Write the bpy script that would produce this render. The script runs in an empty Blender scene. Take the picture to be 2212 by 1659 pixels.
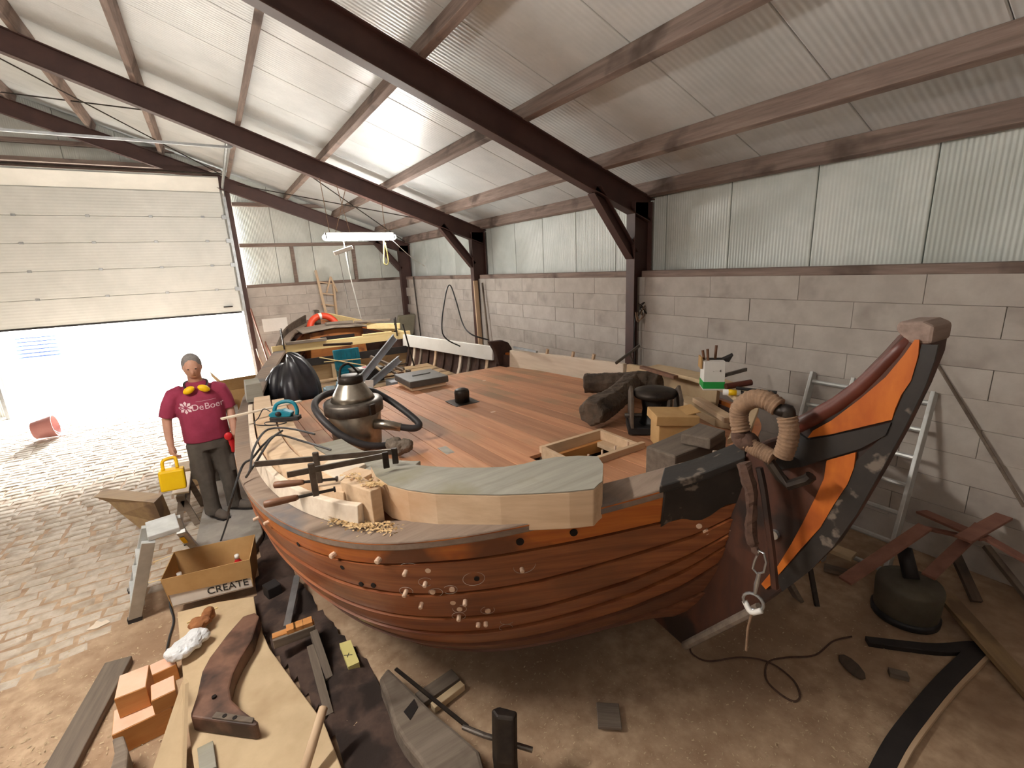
import bpy, bmesh, math, random
from mathutils import Vector, Matrix, noise
from mathutils.bvhtree import BVHTree
random.seed(7)
SC = bpy.context.scene
COL = SC.collection
V = Vector
# ---------------------------------------------------------------- camera
CAMZ = 2.65
YAW, PIT, ROL, FPX = 0.55424257, 0.24527404, -0.04840843, 1011.08
fwd = V((math.sin(YAW)*math.cos(PIT), math.cos(YAW)*math.cos(PIT), -math.sin(PIT)))
r0 = V((math.cos(YAW), -math.sin(YAW), 0)); u0 = r0.cross(fwd)
CR = r0*math.cos(ROL) + u0*math.sin(ROL); CU = -r0*math.sin(ROL) + u0*math.cos(ROL)
CC = V((0, 0, CAMZ))
cam = bpy.data.cameras.new('camera'); camo = bpy.data.objects.new('camera', cam); COL.objects.link(camo)
cam.sensor_fit = 'HORIZONTAL'; cam.sensor_width = 36.0; cam.lens = FPX*36.0/2212; cam.clip_start = .02; cam.clip_end = 300
m3 = Matrix((CR, CU, -fwd)).transposed()
camo.matrix_world = Matrix.Translation(CC) @ m3.to_4x4()
SC.camera = camo
# ---------------------------------------------------------------- world, exposure
SC.view_settings.view_transform = 'Standard'; SC.view_settings.look = 'None'
SC.view_settings.gamma = 1; SC.view_settings.use_curve_mapping = False
SC.view_settings.exposure = 0.6
wd = bpy.data.worlds.new('overcast_sky'); SC.world = wd; wd.use_nodes = True
bg = wd.node_tree.nodes['Background']; bg.inputs[0].default_value = (.92, .96, 1, 1); bg.inputs[1].default_value = 26.0
sun = bpy.data.lights.new('sun', 'SUN'); sun.energy = 14; sun.angle = .10; sun.color = (1, .96, .9)
so = bpy.data.objects.new('sun', sun); COL.objects.link(so); so.rotation_euler = V((-.13, -.95, -.31)).to_track_quat('-Z', 'Y').to_euler()
po = bpy.data.lights.new('door_portal', 'AREA'); po.shape = 'RECTANGLE'; po.size = 4.6; po.size_y = 1.85; po.cycles.is_portal = True
pob = bpy.data.objects.new('door_portal', po); COL.objects.link(pob); pob.location = (-1.73, 14.15, .93); pob.rotation_euler = (math.radians(-90), 0, 0)
LAMP_FAR, LAMP_SIDE, LAMP_BACK = 130.0, 230.0, 35.0          # radiance of the tube covers

# ---------------------------------------------------------------- where a sight line meets a plane of the place
def ray(px, py): return (fwd*FPX + CR*(px-1106) - CU*(py-829.5)).normalized()
def pl(px, py, ax, v):
    d = ray(px, py); return CC + d*((v-CC[ax])/d[ax])
def fl(px, py, z=0.0): return pl(px, py, 2, z)
def dk(px, py, dz=0.0):                      # boat deck, z = 1.38 - .05 y
    d = ray(px, py); return CC + d*((1.38+dz-CAMZ)/(d.z+.05*d.y))
def dz(y): return 1.38-.05*y

# ---------------------------------------------------------------- materials
def lin(h):
    c = [int(h[i:i+2], 16)/255 for i in (0, 2, 4)]
    return tuple((x/12.92 if x <= .04045 else ((x+.055)/1.055)**2.4) for x in c)+(1,)
MATS = {}
def mat(name, c1, c2=None, rough=.7, metal=0, scale=4, stretch=(1, 1, 1), bump=.15, rand=.0, detail=5, lo=.35, hi=.65, c3=None, s3=1.2, t3=(.52, .6), emit=0, trans=0, coat=0, spec=.5, bscale=None, wave=None):
    m = bpy.data.materials.new(name); m.use_nodes = True; nt = m.node_tree; N = nt.nodes; L = nt.links
    b = N['Principled BSDF']; b.inputs['Roughness'].default_value = rough; b.inputs['Metallic'].default_value = metal
    b.inputs['Specular IOR Level'].default_value = spec
    if coat: b.inputs['Coat Weight'].default_value = coat; b.inputs['Coat Roughness'].default_value = .25
    if emit: b.inputs['Emission Color'].default_value = lin(c1); b.inputs['Emission Strength'].default_value = emit
    if trans: b.inputs['Transmission Weight'].default_value = trans
    tc = N.new('ShaderNodeTexCoord'); mp = N.new('ShaderNodeMapping'); L.new(tc.outputs['Object'], mp.inputs[0])
    oi = N.new('ShaderNodeObjectInfo')
    ad = N.new('ShaderNodeVectorMath'); ad.operation = 'MULTIPLY_ADD'
    cb = N.new('ShaderNodeCombineXYZ')
    for i in range(3): L.new(oi.outputs['Random'], cb.inputs[i])
    L.new(cb.outputs[0], ad.inputs[0]); ad.inputs[1].default_value = (13, 29, 41); L.new(mp.outputs[0], ad.inputs[2])
    mp.inputs['Scale'].default_value = tuple(scale*s for s in stretch)
    nz = N.new('ShaderNodeTexNoise'); nz.inputs['Detail'].default_value = detail; nz.inputs['Scale'].default_value = 1; nz.inputs['Roughness'].default_value = .62
    L.new(ad.outputs[0], nz.inputs[0])
    cr = N.new('ShaderNodeValToRGB'); e = cr.color_ramp.elements
    e[0].position = lo; e[1].position = hi; e[0].color = lin(c1); e[1].color = lin(c2 or c1)
    L.new(nz.outputs[0], cr.inputs[0]); out = cr.outputs[0]
    if c3:
        n3 = N.new('ShaderNodeTexNoise'); n3.inputs['Scale'].default_value = s3; n3.inputs['Detail'].default_value = 4
        a3 = N.new('ShaderNodeVectorMath'); a3.operation = 'ADD'; L.new(tc.outputs['Object'], a3.inputs[0]); L.new(cb.outputs[0], a3.inputs[1]); L.new(a3.outputs[0], n3.inputs[0])
        r3 = N.new('ShaderNodeValToRGB'); r3.color_ramp.elements[0].position = t3[0]; r3.color_ramp.elements[1].position = t3[1]; L.new(n3.outputs[0], r3.inputs[0])
        mx = N.new('ShaderNodeMix'); mx.data_type = 'RGBA'; L.new(r3.outputs[0], mx.inputs[0]); L.new(out, mx.inputs[6]); mx.inputs[7].default_value = lin(c3); out = mx.outputs[2]
    if rand:
        hs = N.new('ShaderNodeHueSaturation'); ma = N.new('ShaderNodeMapRange'); L.new(oi.outputs['Random'], ma.inputs[0])
        ma.inputs[3].default_value = 1-rand; ma.inputs[4].default_value = 1+rand; L.new(ma.outputs[0], hs.inputs['Value']); L.new(out, hs.inputs['Color']); out = hs.outputs[0]
    L.new(out, b.inputs['Base Color'])
    h = nz.outputs[0]
    if wave:                                  # fine parallel ribs of sheet cladding
        wv = N.new('ShaderNodeTexWave'); wv.bands_direction = wave[0]; wv.inputs['Scale'].default_value = wave[1]; wv.wave_profile = 'SIN'
        L.new(tc.outputs['Object'], wv.inputs[0]); h = wv.outputs[1]
    if bump:
        bp = N.new('ShaderNodeBump'); bp.inputs['Strength'].default_value = bump; bp.inputs['Distance'].default_value = .01; L.new(h, bp.inputs['Height']); L.new(bp.outputs[0], b.inputs['Normal'])
    MATS[name] = m; return m
G = (1, 9, 9)                                # grain along local x
mat('steel_brown', '472e29', '523730', .55, scale=3, bump=.05)
mat('timber_old', '75635a', '927f75', .85, scale=3, stretch=(.6, 7, 7), bump=.3, rand=.1, c3='52443c', s3=1.6, t3=(.56, .68))
mat('clad', 'c3c9c4', 'd3d7d2', .38, scale=2, bump=.35, wave=('Y', 9), c3='b9beb8', s3=.7)
mat('clad_x', 'c6c8c0', 'd6d7cf', .4, scale=2, bump=.35, wave=('X', 9), c3='b9b9b0', s3=.7)
mat('roofp', 'c9cccc', 'd8dada', .34, scale=2, bump=.2, wave=('Y', 6))
mat('blockp', 'b3aaa2', 'c2bab2', .9, scale=5, bump=.35, rand=.05, c3='9c9189', s3=2.2, t3=(.58, .75), detail=8)
mat('mortar', '9d948b', '8f867d', .95, scale=9, bump=.3)
mat('doorw', 'd9dcd8', 'e4e6e2', .35, scale=2, bump=.12, wave=('Z', 5))
mat('metal', 'a9adb0', 'c2c6c8', .38, .85, scale=8, bump=.05)
mat('alu', 'b4b6b4', 'c6c8c6', .42, .35, scale=8, bump=.05)
mat('steel', '5d5650', '7a736c', .45, .8, scale=14, bump=.1)
mat('darksteel', '2a2422', '40372f', .5, .6, scale=12, bump=.1)
mat('dark', '1d1919', '2a2524', .6, scale=6, bump=.1)
mat('rubber', '1c1b1d', '2b2a2c', .5, scale=10, bump=.05)
mat('dirt', '9c8066', 'bda387', .95, scale=8, bump=.7, detail=10, c3='8d7058', s3=1.1, t3=(.42, .72))
mat('cobble', 'b3a798', 'c4b8a9', .9, scale=14, bump=.4, rand=.07, c3='9c8a76', s3=5, t3=(.45, .65))
mat('yard', 'a39d94', 'b5afa5', .9, scale=2, bump=.2)
mat('hullv', '783f22', '9a5c35', .42, scale=2.2, stretch=(.7, .7, 14), bump=.18, rand=.12, c3='55301c', s3=1.3, t3=(.5, .8), coat=.25)
mat('hull_low', '653b27', '7f5036', .55, scale=2.2, stretch=(.7, .7, 14), bump=.2, rand=.1, c3='46291c', s3=1.3, t3=(.5, .8))
mat('wale', 'a8551c', 'c06f28', .42, scale=2.2, stretch=(.7, .7, 14), bump=.2, c3='6a3a20', s3=1.5, t3=(.5, .58), coat=.2)
mat('cover', '7d6a5c', '8d7b6c', .8, scale=3, stretch=(.7, 8, 8), bump=.35, c3='5d5c60', s3=2, t3=(.55, .7))
mat('blackp', '1b1a1a', '2b2725', .5, scale=5, bump=.4, c3='6a6057', s3=11, t3=(.60, .66))
mat('orange', 'ad5518', 'c26a20', .5, scale=5, stretch=(2, 2, .6), bump=.25, c3='8a3f16', s3=4, t3=(.52, .72))
mat('redbrown', '4d2218', '612d20', .42, scale=6, bump=.1, c3='2a1712', s3=5, t3=(.6, .75))
mat('stemw', '3b2219', '4f2c1e', .6, scale=4, stretch=(3, 3, .7), bump=.3, c3='241713', s3=3)
mat('forefoot', '4f2a1d', '623526', .7, scale=3, stretch=(4, 1, 1), bump=.3)
mat('deckw', 'ad7654', 'c28d69', .65, scale=2.2, stretch=(.45, 9, 9), bump=.15, rand=.2, c3='9c7a5a', s3=1.1, t3=(.5, .7))
mat('fresh', 'c4a686', 'd6bb9c', .7, scale=2.2, stretch=(.5, 8, 8), bump=.12, rand=.06, c3='bf9570', s3=1.5, t3=(.58, .75))
mat('fresh_grey', '8f8b80', 'a09c91', .85, scale=2.5, stretch=(.6, 8, 8), bump=.2, c3='86806a', s3=2.5, t3=(.5, .68))
mat('pine', 'd8bd84', 'e5cd98', .65, scale=2.4, stretch=(.4, 8, 8), bump=.08, rand=.06)
mat('pale', 'd3c2ae', 'e0d1be', .7, scale=2.4, stretch=(.4, 8, 8), bump=.08, rand=.05)
mat('ribdark', '33211b', '4a3227', .8, scale=3, stretch=(2, 2, 2), bump=.2, rand=.2)
mat('oldgrey', '6e6155', '85786b', .9, scale=3, stretch=(.5, 7, 7), bump=.5, rand=.1, c3='54483e', s3=2.5, t3=(.55, .7))
mat('greytimber', '5f544a', '74675b', .85, scale=3, stretch=(.6, 8, 8), bump=.35, rand=.08, c3='463c34', s3=2.4, t3=(.56, .7))
mat('darktimber', '4c3f34', '625244', .8, scale=3, stretch=(.7, 6, 6), bump=.5, rand=.1, c3='372d25', s3=3, t3=(.55, .7))
mat('kneew', '68493a', '7d5b4a', .6, scale=3, stretch=(2, 2, 2), bump=.25, c3='3b2a23', s3=4, t3=(.5, .66))
mat('board', 'bba382', 'cdb592', .85, scale=3, bump=.12, c3='a98f6e', s3=2, t3=(.55, .75))
mat('slabgrey', '97918a', 'aaa39b', .9, scale=5, bump=.3, c3='857d74', s3=2)
mat('card', 'b08a58', 'bf9966', .85, scale=5, bump=.08)
mat('cardw', 'd9cfc4', 'e2d9cf', .7, scale=5, bump=.05)
mat('ply', '8e7355', 'a0855f', .8, scale=3, stretch=(.6, 6, 6), bump=.1, c3='735b43', s3=2)
mat('trench', '40312a', '54423a', .95, scale=7, bump=1.0, detail=10, c3='2c211d', s3=3)
mat('cedar', 'c58549', 'd09558', .7, scale=3, stretch=(.7, 7, 7), bump=.1, rand=.1)
mat('cabinw', '8d5429', 'a0652f', .55, scale=3, stretch=(.7, 5, 7), bump=.15, c3='6d3d1e', s3=3)
mat('cedar_end', 'dfb095', 'e6bca4', .8, scale=6, bump=.1)
mat('rust', '7d5446', '906454', .8, scale=7, bump=.2, rand=.06)
mat('olive', '4b4539', '5b5547', .6, scale=5, bump=.1)
mat('teal', '0f6f82', '17849a', .42, scale=6, bump=.05)
mat('paleblue', '9fc0d2', 'b7d3e1', .5, scale=4, bump=.05, c3='5d8196', s3=9, t3=(.55, .6))
mat('greyplastic', '4c4742', '58534d', .55, scale=6, bump=.08)
mat('casegrey', '8d9096', '9da0a6', .5, scale=5, bump=.05)
mat('stainless', '9c9488', 'b8b0a3', .3, .95, scale=5, bump=.06, c3='6d6459', s3=5, t3=(.5, .7))
mat('hosef', '2d2a2b', '3a3637', .55, scale=8, bump=.1)
mat('tarp', '26252a', '34333a', .38, scale=5, bump=.3)
mat('ropef', '7d6450', '957860', .95, scale=30, bump=.5)
mat('ropedark', '4b362d', '5d4539', .95, scale=25, bump=.5)
mat('lifebuoy_orange', 'd8401e', 'e04c26', .5, scale=4, bump=.03)
mat('white', 'e3e0da', 'ebe8e3', .5, scale=4, bump=.03)
mat('green', '1f9a44', '28a84e', .5, scale=4, bump=.03)
mat('yellow', 'eebc00', 'f4c808', .45, scale=4, bump=.03)
mat('noteyellow', 'cfc27a', 'd8cc88', .8, scale=4, bump=.05)
mat('red', 'c01a22', 'd0242c', .4, scale=4, bump=.03)
mat('palered', 'c98680', 'd39690', .5, scale=4, bump=.03)
mat('handlewood', '6b4630', '7d543a', .5, scale=5, stretch=(1, 6, 6), bump=.1)
mat('skin', 'b98a74', 'c4957e', .55, scale=8, bump=.05)
mat('shirt', '8a2944', '993350', .85, scale=7, bump=.25)
mat('trousers', '4a433c', '58514a', .9, scale=7, bump=.3)
mat('hair', '6f6a68', '86807c', .8, scale=30, bump=.4)
mat('shoe', '5a514a', '6a6058', .7, scale=9, bump=.2)
mat('chalk', 'b9aea4', 'a89c92', .95, scale=30, bump=.1)
mat('pegw', 'd2b39a', 'dcc0a8', .75, scale=12, bump=.1)
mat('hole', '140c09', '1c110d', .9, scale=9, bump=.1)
mat('sawdust', 'c9a878', 'd9bb8e', .95, scale=20, bump=.3, rand=.1)
mat('chips', 'b09a7c', 'c6b08f', .95, scale=20, bump=.1)
mat('tube_light', 'fffaf2', None, .5, emit=LAMP_FAR, bump=0)
mat('tube_side', 'fff8ee', None, .5, emit=LAMP_SIDE, bump=0)
mat('tube_back', 'fff8ee', None, .5, emit=LAMP_BACK, bump=0)
mat('cushion', '77715f', '837d6b', .8, scale=5, bump=.1)
mat('bagp', 'd5d8da', 'e6e8ea', .3, scale=8, bump=.3)
mat('rag', '8a5a38', 'a06a42', .9, scale=9, bump=.5)
mat('brick_house', 'cfc8bf', 'd9d2c9', .9, scale=2, bump=.1)
mat('bluestack', '5f76b0', '6d85bf', .7, scale=4, bump=.1)
mat('ink', '2b2724', '332e2a', .8, scale=4, bump=0)
mat('print', 'd9bcc2', 'e2c8cd', .8, scale=4, bump=0)

# ---------------------------------------------------------------- mesh building
WL = {}                                      # world location of every object made
class MB:
    def __init__(s): s.v = []; s.f = []
    def add(s, vs, fs):
        o = len(s.v); s.v += [V(p) for p in vs]; s.f += [tuple(i+o for i in f) for f in fs]; return s
    def box(s, c, size, M=None):
        x, y, z = size[0]/2, size[1]/2, size[2]/2
        vs = [V((a*x, b*y, d*z)) for d in (-1, 1) for b in (-1, 1) for a in (-1, 1)]
        if M is not None: vs = [M @ p for p in vs]
        return s.add([V(c)+p for p in vs], [(0, 2, 3, 1), (4, 5, 7, 6), (0, 1, 5, 4), (2, 6, 7, 3), (0, 4, 6, 2), (1, 3, 7, 5)])
    def bb(s, x0, x1, y0, y1, z0, z1): return s.box(((x0+x1)/2, (y0+y1)/2, (z0+z1)/2), (x1-x0, y1-y0, z1-z0))
    def beam(s, p0, p1, w, h, up=(0, 0, 1)):
        p0, p1 = V(p0), V(p1); d = p1-p0; M = axes(d, up)
        return s.box((p0+p1)/2, (d.length, w, h), M)
    def prism(s, pts, ext):
        n = len(pts); e = V(ext); vs = [V(p) for p in pts]+[V(p)+e for p in pts]
        return s.add(vs, [tuple(range(n-1, -1, -1)), tuple(range(n, 2*n))]+[(i, (i+1) % n, n+(i+1) % n, n+i) for i in range(n)])
    def tube(s, path, r, n=8, closed=False, cap=True):
        P = [V(p) for p in path]; k = len(P); R = r if isinstance(r, (list, tuple)) else [r]*k
        rings = []; prev = None
        for i in range(k):
            if closed: d = P[(i+1) % k]-P[i-1]
            else: d = P[min(i+1, k-1)]-P[max(i-1, 0)]
            d = d.normalized() if d.length > 1e-9 else V((0, 0, 1))
            if prev is None: a = d.orthogonal().normalized()
            else:
                a = prev-d*prev.dot(d); a = a.normalized() if a.length > 1e-6 else d.orthogonal().normalized()
            prev = a; b = d.cross(a)
            rings.append([P[i]+(a*math.cos(t)+b*math.sin(t))*R[i] for t in [2*math.pi*j/n for j in range(n)]])
        return s.rings(rings, closed, cap)
    def rings(s, rings, closed=False, cap=True):
        n = len(rings[0]); k = len(rings); vs = [p for r in rings for p in r]; fs = []
        for i in range(k if closed else k-1):
            a, b = i*n, ((i+1) % k)*n
            fs += [(a+j, a+(j+1) % n, b+(j+1) % n, b+j) for j in range(n)]
        if cap and not closed: fs += [tuple(range(n-1, -1, -1)), tuple(range((k-1)*n, k*n))]
        return s.add(vs, fs)
    def lathe(s, prof, c, n=24, M=None):
        c = V(c); M = M or Matrix.Identity(3)
        return s.rings([[c+M @ V((max(r, .0005)*math.cos(2*math.pi*j/n), max(r, .0005)*math.sin(2*math.pi*j/n), z)) for j in range(n)] for r, z in prof])
    def ell(s, c, r, n=12, m=8, M=None):
        return s.lathe_e(c, r, n, m, M)
    def lathe_e(s, c, r, n, m, M):
        c = V(c); M = M or Matrix.Identity(3)
        return s.rings([[c+M @ V((r[0]*max(math.sin(math.pi*i/m), .01)*math.cos(2*math.pi*j/n), r[1]*max(math.sin(math.pi*i/m), .01)*math.sin(2*math.pi*j/n), -r[2]*math.cos(math.pi*i/m))) for j in range(n)] for i in range(m+1)])
    def sheet(s, rows, thick):               # rows of points -> slab with thickness along -normal (thick = vector or function)
        n = len(rows[0]); k = len(rows); top = [p for r in rows for p in r]
        low = [V(p)+(thick(i//n, i % n) if callable(thick) else V(thick)) for i, p in enumerate(top)]; N = n*k; fs = []
        for i in range(k-1):
            for j in range(n-1):
                a = i*n+j; fs += [(a, a+1, a+n+1, a+n), (N+a, N+a+n, N+a+n+1, N+a+1)]
        for j in range(n-1): fs += [(j, N+j, N+j+1, j+1), ((k-1)*n+j, (k-1)*n+j+1, N+(k-1)*n+j+1, N+(k-1)*n+j)]
        for i in range(k-1): fs += [(i*n, (i+1)*n, N+(i+1)*n, N+i*n), (i*n+n-1, N+i*n+n-1, N+(i+1)*n+n-1, (i+1)*n+n-1)]
        return s.add(list(top)+low, fs)
    def build(s, name, m, parent=None, smooth=False, xdir=None, bevel=0, label=None, cat=None, group=None, kind=None, mods=None, origin=None):
        lo = V([min(p[i] for p in s.v) for i in range(3)]); hi = V([max(p[i] for p in s.v) for i in range(3)])
        O = V(origin) if origin is not None else V(((lo.x+hi.x)/2, (lo.y+hi.y)/2, lo.z))
        R = axes(xdir, (0, 0, 1)) if xdir is not None else Matrix.Identity(3)
        Ri = R.transposed()
        me = bpy.data.meshes.new(name); me.from_pydata([Ri @ (p-O) for p in s.v], [], s.f)
        bm = bmesh.new(); bm.from_mesh(me); bmesh.ops.recalc_face_normals(bm, faces=bm.faces); bm.to_mesh(me); bm.free()
        if smooth:
            for p in me.polygons: p.use_smooth = True
        me.materials.append(MATS[m]); o = bpy.data.objects.new(name, me); COL.objects.link(o)
        place(o, O, R, parent)
        if bevel:
            b = o.modifiers.new('bevel', 'BEVEL'); b.width = bevel; b.segments = 2; b.limit_method = 'ANGLE'; b.angle_limit = .6
        for md in mods or []:
            q = o.modifiers.new(md[0].lower(), md[0])
            for k, x in md[1].items(): setattr(q, k, x)
        tag(o, label, cat, group, kind); return o
def axes(d, up=(0, 0, 1)):
    d = V(d).normalized(); up = V(up)
    if abs(d.dot(up)) > .995: up = V((0, 1, 0)) if abs(d.y) < .9 else V((1, 0, 0))
    y = up.cross(d).normalized(); z = d.cross(y); return Matrix((d, y, z)).transposed()
def place(o, O, R, parent):
    mw = Matrix.Translation(O) @ R.to_4x4(); WL[o.name] = mw
    if parent is not None:
        o.parent = parent; mw = WL[parent.name].inverted() @ mw
    o.matrix_local = mw
def tag(o, label=None, cat=None, group=None, kind=None):
    if label: o['label'] = label
    if cat: o['category'] = cat
    if group: o['group'] = group
    if kind: o['kind'] = kind
    return o
def thing(name, label, cat, loc=(0, 0, 0), group=None, kind=None):
    o = bpy.data.objects.new(name, None); COL.objects.link(o); o.empty_display_size = .05
    place(o, V(loc), Matrix.Identity(3), None); tag(o, label, cat, group, kind); return o
def copyof(src, O, R=None, parent=None, name=None):
    o = src.copy(); COL.objects.link(o); place(o, V(O), R or Matrix.Identity(3), parent)
    return o
def copytree(root, O, rz=0, label=None):
    r = root.copy(); COL.objects.link(r); place(r, V(O), Matrix.Rotation(rz, 3, 'Z'), None)
    if label: r['label'] = label
    for ch in list(root.children):
        c = ch.copy(); COL.objects.link(c); c.parent = r; c.matrix_local = ch.matrix_local
        for g in ch.children:
            d = g.copy(); COL.objects.link(d); d.parent = c; d.matrix_local = g.matrix_local
    return r
def spline(pts, n=8):                        # Catmull-Rom through points
    P = [V(p) for p in pts]; out = []
    for i in range(len(P)-1):
        a, b, c, d = P[max(i-1, 0)], P[i], P[i+1], P[min(i+2, len(P)-1)]
        for k in range(n):
            t = k/n; out.append(.5*((2*b)+(c-a)*t+(2*a-5*b+4*c-d)*t*t+(3*b-a-3*c+d)*t**3))
    return out+[P[-1]]
def text_mesh(s, size, ext=.0015):
    cu = bpy.data.curves.new('t', 'FONT'); cu.body = s; cu.size = size; cu.extrude = ext; cu.align_x = 'CENTER'; cu.align_y = 'CENTER'
    o = bpy.data.objects.new('t', cu); COL.objects.link(o); bpy.context.view_layer.update()
    me = bpy.data.meshes.new_from_object(o.evaluated_get(bpy.context.evaluated_depsgraph_get()))
    vs = [v.co.copy() for v in me.vertices]; fs = [tuple(p.vertices) for p in me.polygons]
    bpy.data.objects.remove(o); bpy.data.curves.remove(cu); bpy.data.meshes.remove(me); return vs, fs

# ================================================================ the shed
def roof_u(x): return 5.50-.36*x if x > -3.2 else 5.50+1.152+.36*(x+3.2)      # underside of the roof sheets
YF = 14.0
floor = MB().bb(-9, 5.3, -5, 14.1, -.12, 0).build('floor', 'dirt', kind='structure')
tag(floor, 'brown earth and sawdust covered shed floor')
# cobbles set into the floor on the door side
cob = []
random.seed(3)
rows = 0; y = 3.9
while y < 13.9:
    x = -5.6+random.uniform(0, .1)
    while x < .1:
        w = random.uniform(.17, .24)
        edge = -.75+.35*math.sin(y*1.3)+.12*(y-4)
        if x+w < min(edge, .0)+random.uniform(-.25, .1) and x/y > -.50: cob.append((x+w/2, y, w, random.random()))
        x += w+.012
    y += .135
cob.sort(key=lambda c: c[0]**2+c[1]**2)
def cobmesh(mb, cx, cy, w, h, z0=0):
    d = .122
    a = [(-w/2, -d/2), (w/2, -d/2), (w/2, d/2), (-w/2, d/2)]; i_ = [(p[0]*.68, p[1]*.62) for p in a]
    mb.add([(cx+p[0], cy+p[1], z0) for p in a]+[(cx+p[0], cy+p[1], z0+h*.55) for p in a]+[(cx+p[0], cy+p[1], z0+h) for p in i_],
           [(0, 1, 5, 4), (1, 2, 6, 5), (2, 3, 7, 6), (3, 0, 4, 7), (4, 5, 9, 8), (5, 6, 10, 9), (6, 7, 11, 10), (7, 4, 8, 11), (8, 9, 10, 11)])
protos = []
rest = MB()
for i, (cx, cy, w, r) in enumerate(cob):
    near = max(0., min(1., (cy-4.1)/1.6)); h = .003+.010*near*(.7+.6*r)
    if i < 300:
        if len(protos) < 6:
            mb = MB(); cobmesh(mb, cx, cy, .17+.012*len(protos), .022); o = mb.build('cobble', 'cobble', floor); protos.append(o); o.location.z = h-.022
        else: o = copyof(protos[i % 6], (cx, cy+random.uniform(-.012, .012), h-.022), Matrix.Rotation(random.uniform(-.16, .16), 3, 'Z'), floor)
    else: cobmesh(rest, cx, cy, w, h)
if rest.v: rest.build('far_cobbles', 'cobble', floor, kind='stuff')

# right wall: painted blocks below, sheet panels above
wr = MB().bb(5.015, 5.15, -5, 14.2, 0, 2.43).build('wall_right', 'mortar', kind='structure')
bproto = None
def block(c, sx, sy, sz, parent):
    global bproto
    return MB().box(c, (sx, sy, sz)).build('block', 'blockp', parent, bevel=.003)
first = block((5.0, .5, .1215), .06, .996, .2405, wr); first_cut = None
for r in range(10):
    yy = 13.5-(r % 2)*.5; k = 0
    while yy > -1.5:
        jit = random.uniform(-.003, .004)
        if yy > 13.2 and r % 2 == 0 or yy <= 13.2:
            if not (r == 0 and k == 13 and False):
                o = copyof(first, (5.0+jit, yy, .0035+r*.243), None, wr)
        yy -= 1.0; k += 1
bpy.data.objects.remove(first)
pp = None
wp = MB().bb(5.262, 5.33, -5, 14.24, -.1, 3.9).build('wall_right', 'clad', kind='structure')
for k in range(-4, 15):
    y0 = 1.62+.915*k
    if y0 > 14: continue
    if pp is None: pp = MB().bb(5.2, 5.26, y0+.004, y0+.911, 2.43, 3.70).build('wall_panel', 'clad', wp, bevel=.006)
    else: copyof(pp, (5.23, y0+.4575, 2.43), None, wp)
for y0, y1, l in ((-4.9, -.12, 'beyond the open workshop side'), (.06, 4.555, 'behind the stem'), (4.725, 9.135, 'between the two middle posts'), (9.305, 13.715, 'beside the far corner')):
    MB().bb(4.965, 5.19, y0, y1, 2.43, 2.512).build('girt_rail', 'timber_old', xdir=(0, 1, 0), bevel=.006, label='brown timber rail on top of the long block wall '+l, cat='rail')
# far gable wall
wf = MB().bb(.72, 5.2, 14.02, 14.2, 0, 2.45).build('wall_far', 'mortar', kind='structure')
fb = None
for r in range(10):
    x = .72-(r % 2)*.5
    while x < 5.0:
        a, b = max(x, .72), min(x+.996, 5.0)
        if b-a > .12: MB().box(((a+b)/2, 14.02, .1245+r*.243), (b-a, .06, .2405)).build('block', 'blockp', wf, bevel=.003)
        x += 1.0
def gable_panel(x0, x1, zb, y=14.12, parent=None, n='wall_panel'):
    p = [(x0, y, zb), (x1, y, zb), (x1, y, roof_u(x1)+.075), (x0, y, roof_u(x0)+.075)]
    return MB().prism(p, (0, .06, 0)).build(n, 'clad_x', parent, bevel=.004)
for k in range(5): gable_panel(.73+k*.915, min(.73+(k+1)*.915-.008, 5.2), 2.45, parent=wf)
for k in range(5): gable_panel(-4.05+k*.955, -4.05+(k+1)*.955-.008, 4.6, parent=wf)
for k in range(5): gable_panel(-8.9+k*.97, -8.9+(k+1)*.97-.008, 0, parent=wf)
MB().prism([(.72, 14.19, 2.4), (5.3, 14.19, 2.4), (5.3, 14.19, roof_u(5.3)+.09), (-3.2, 14.19, 6.74), (-8.9, 14.19, roof_u(-8.9)+.09), (-8.9, 14.19, 0), (-4.1, 14.19, 0), (-4.1, 14.19, 4.5), (.72, 14.19, 4.5)], (0, .05, 0)).build('light_stop_sheet', 'clad_x', wf)  # unseen backing added to stop daylight leaking through the gable panel gaps
for i, (a, b, z) in enumerate(((.81, 5.0, 2.47), (.81, 5.0, 3.49), (.81, 4.0, 4.47), (-4.05, .72, 5.25), (-4.05, .72, 5.6))):
    MB().beam((a, 14.06, z), (b, 14.06, z), .13, .085).build('girt_rail', 'timber_old' if i else 'timber_old', xdir=(1, 0, 0), bevel=.004, cat='rail',
        label=('brown rail along the top of the end wall blocks', 'middle brown rail across the end wall sheeting', 'upper brown rail below the end wall rafter', 'lower dark rail above the sectional door', 'upper dark rail above the sectional door')[i])
for x, z0, z1 in ((2.02, 2.51, 3.45), (3.62, 2.51, 3.45)):
    MB().bb(x-.04, x+.04, 14.0, 14.11, z0, z1).build('wall_stud', 'timber_old', cat='stud', group='studs between the end wall rails', label='short upright stud between the end wall rails, nearer the '+('door post' if x < 3 else 'corner post'))
MB().bb(.70, .80, 13.88, 13.985, 0, 4.9).build('door_post', 'steel_brown', cat='post', label='brown steel post beside the sectional door and the blocks')
MB().bb(-9, -8.9, -5, 14.2, 0, 4.7).build('wall_left', 'blockp', kind='structure')
MB().bb(-9, 5.3, -5.1, -5, 0, 6.7).build('wall_back', 'blockp', kind='structure')
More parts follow.
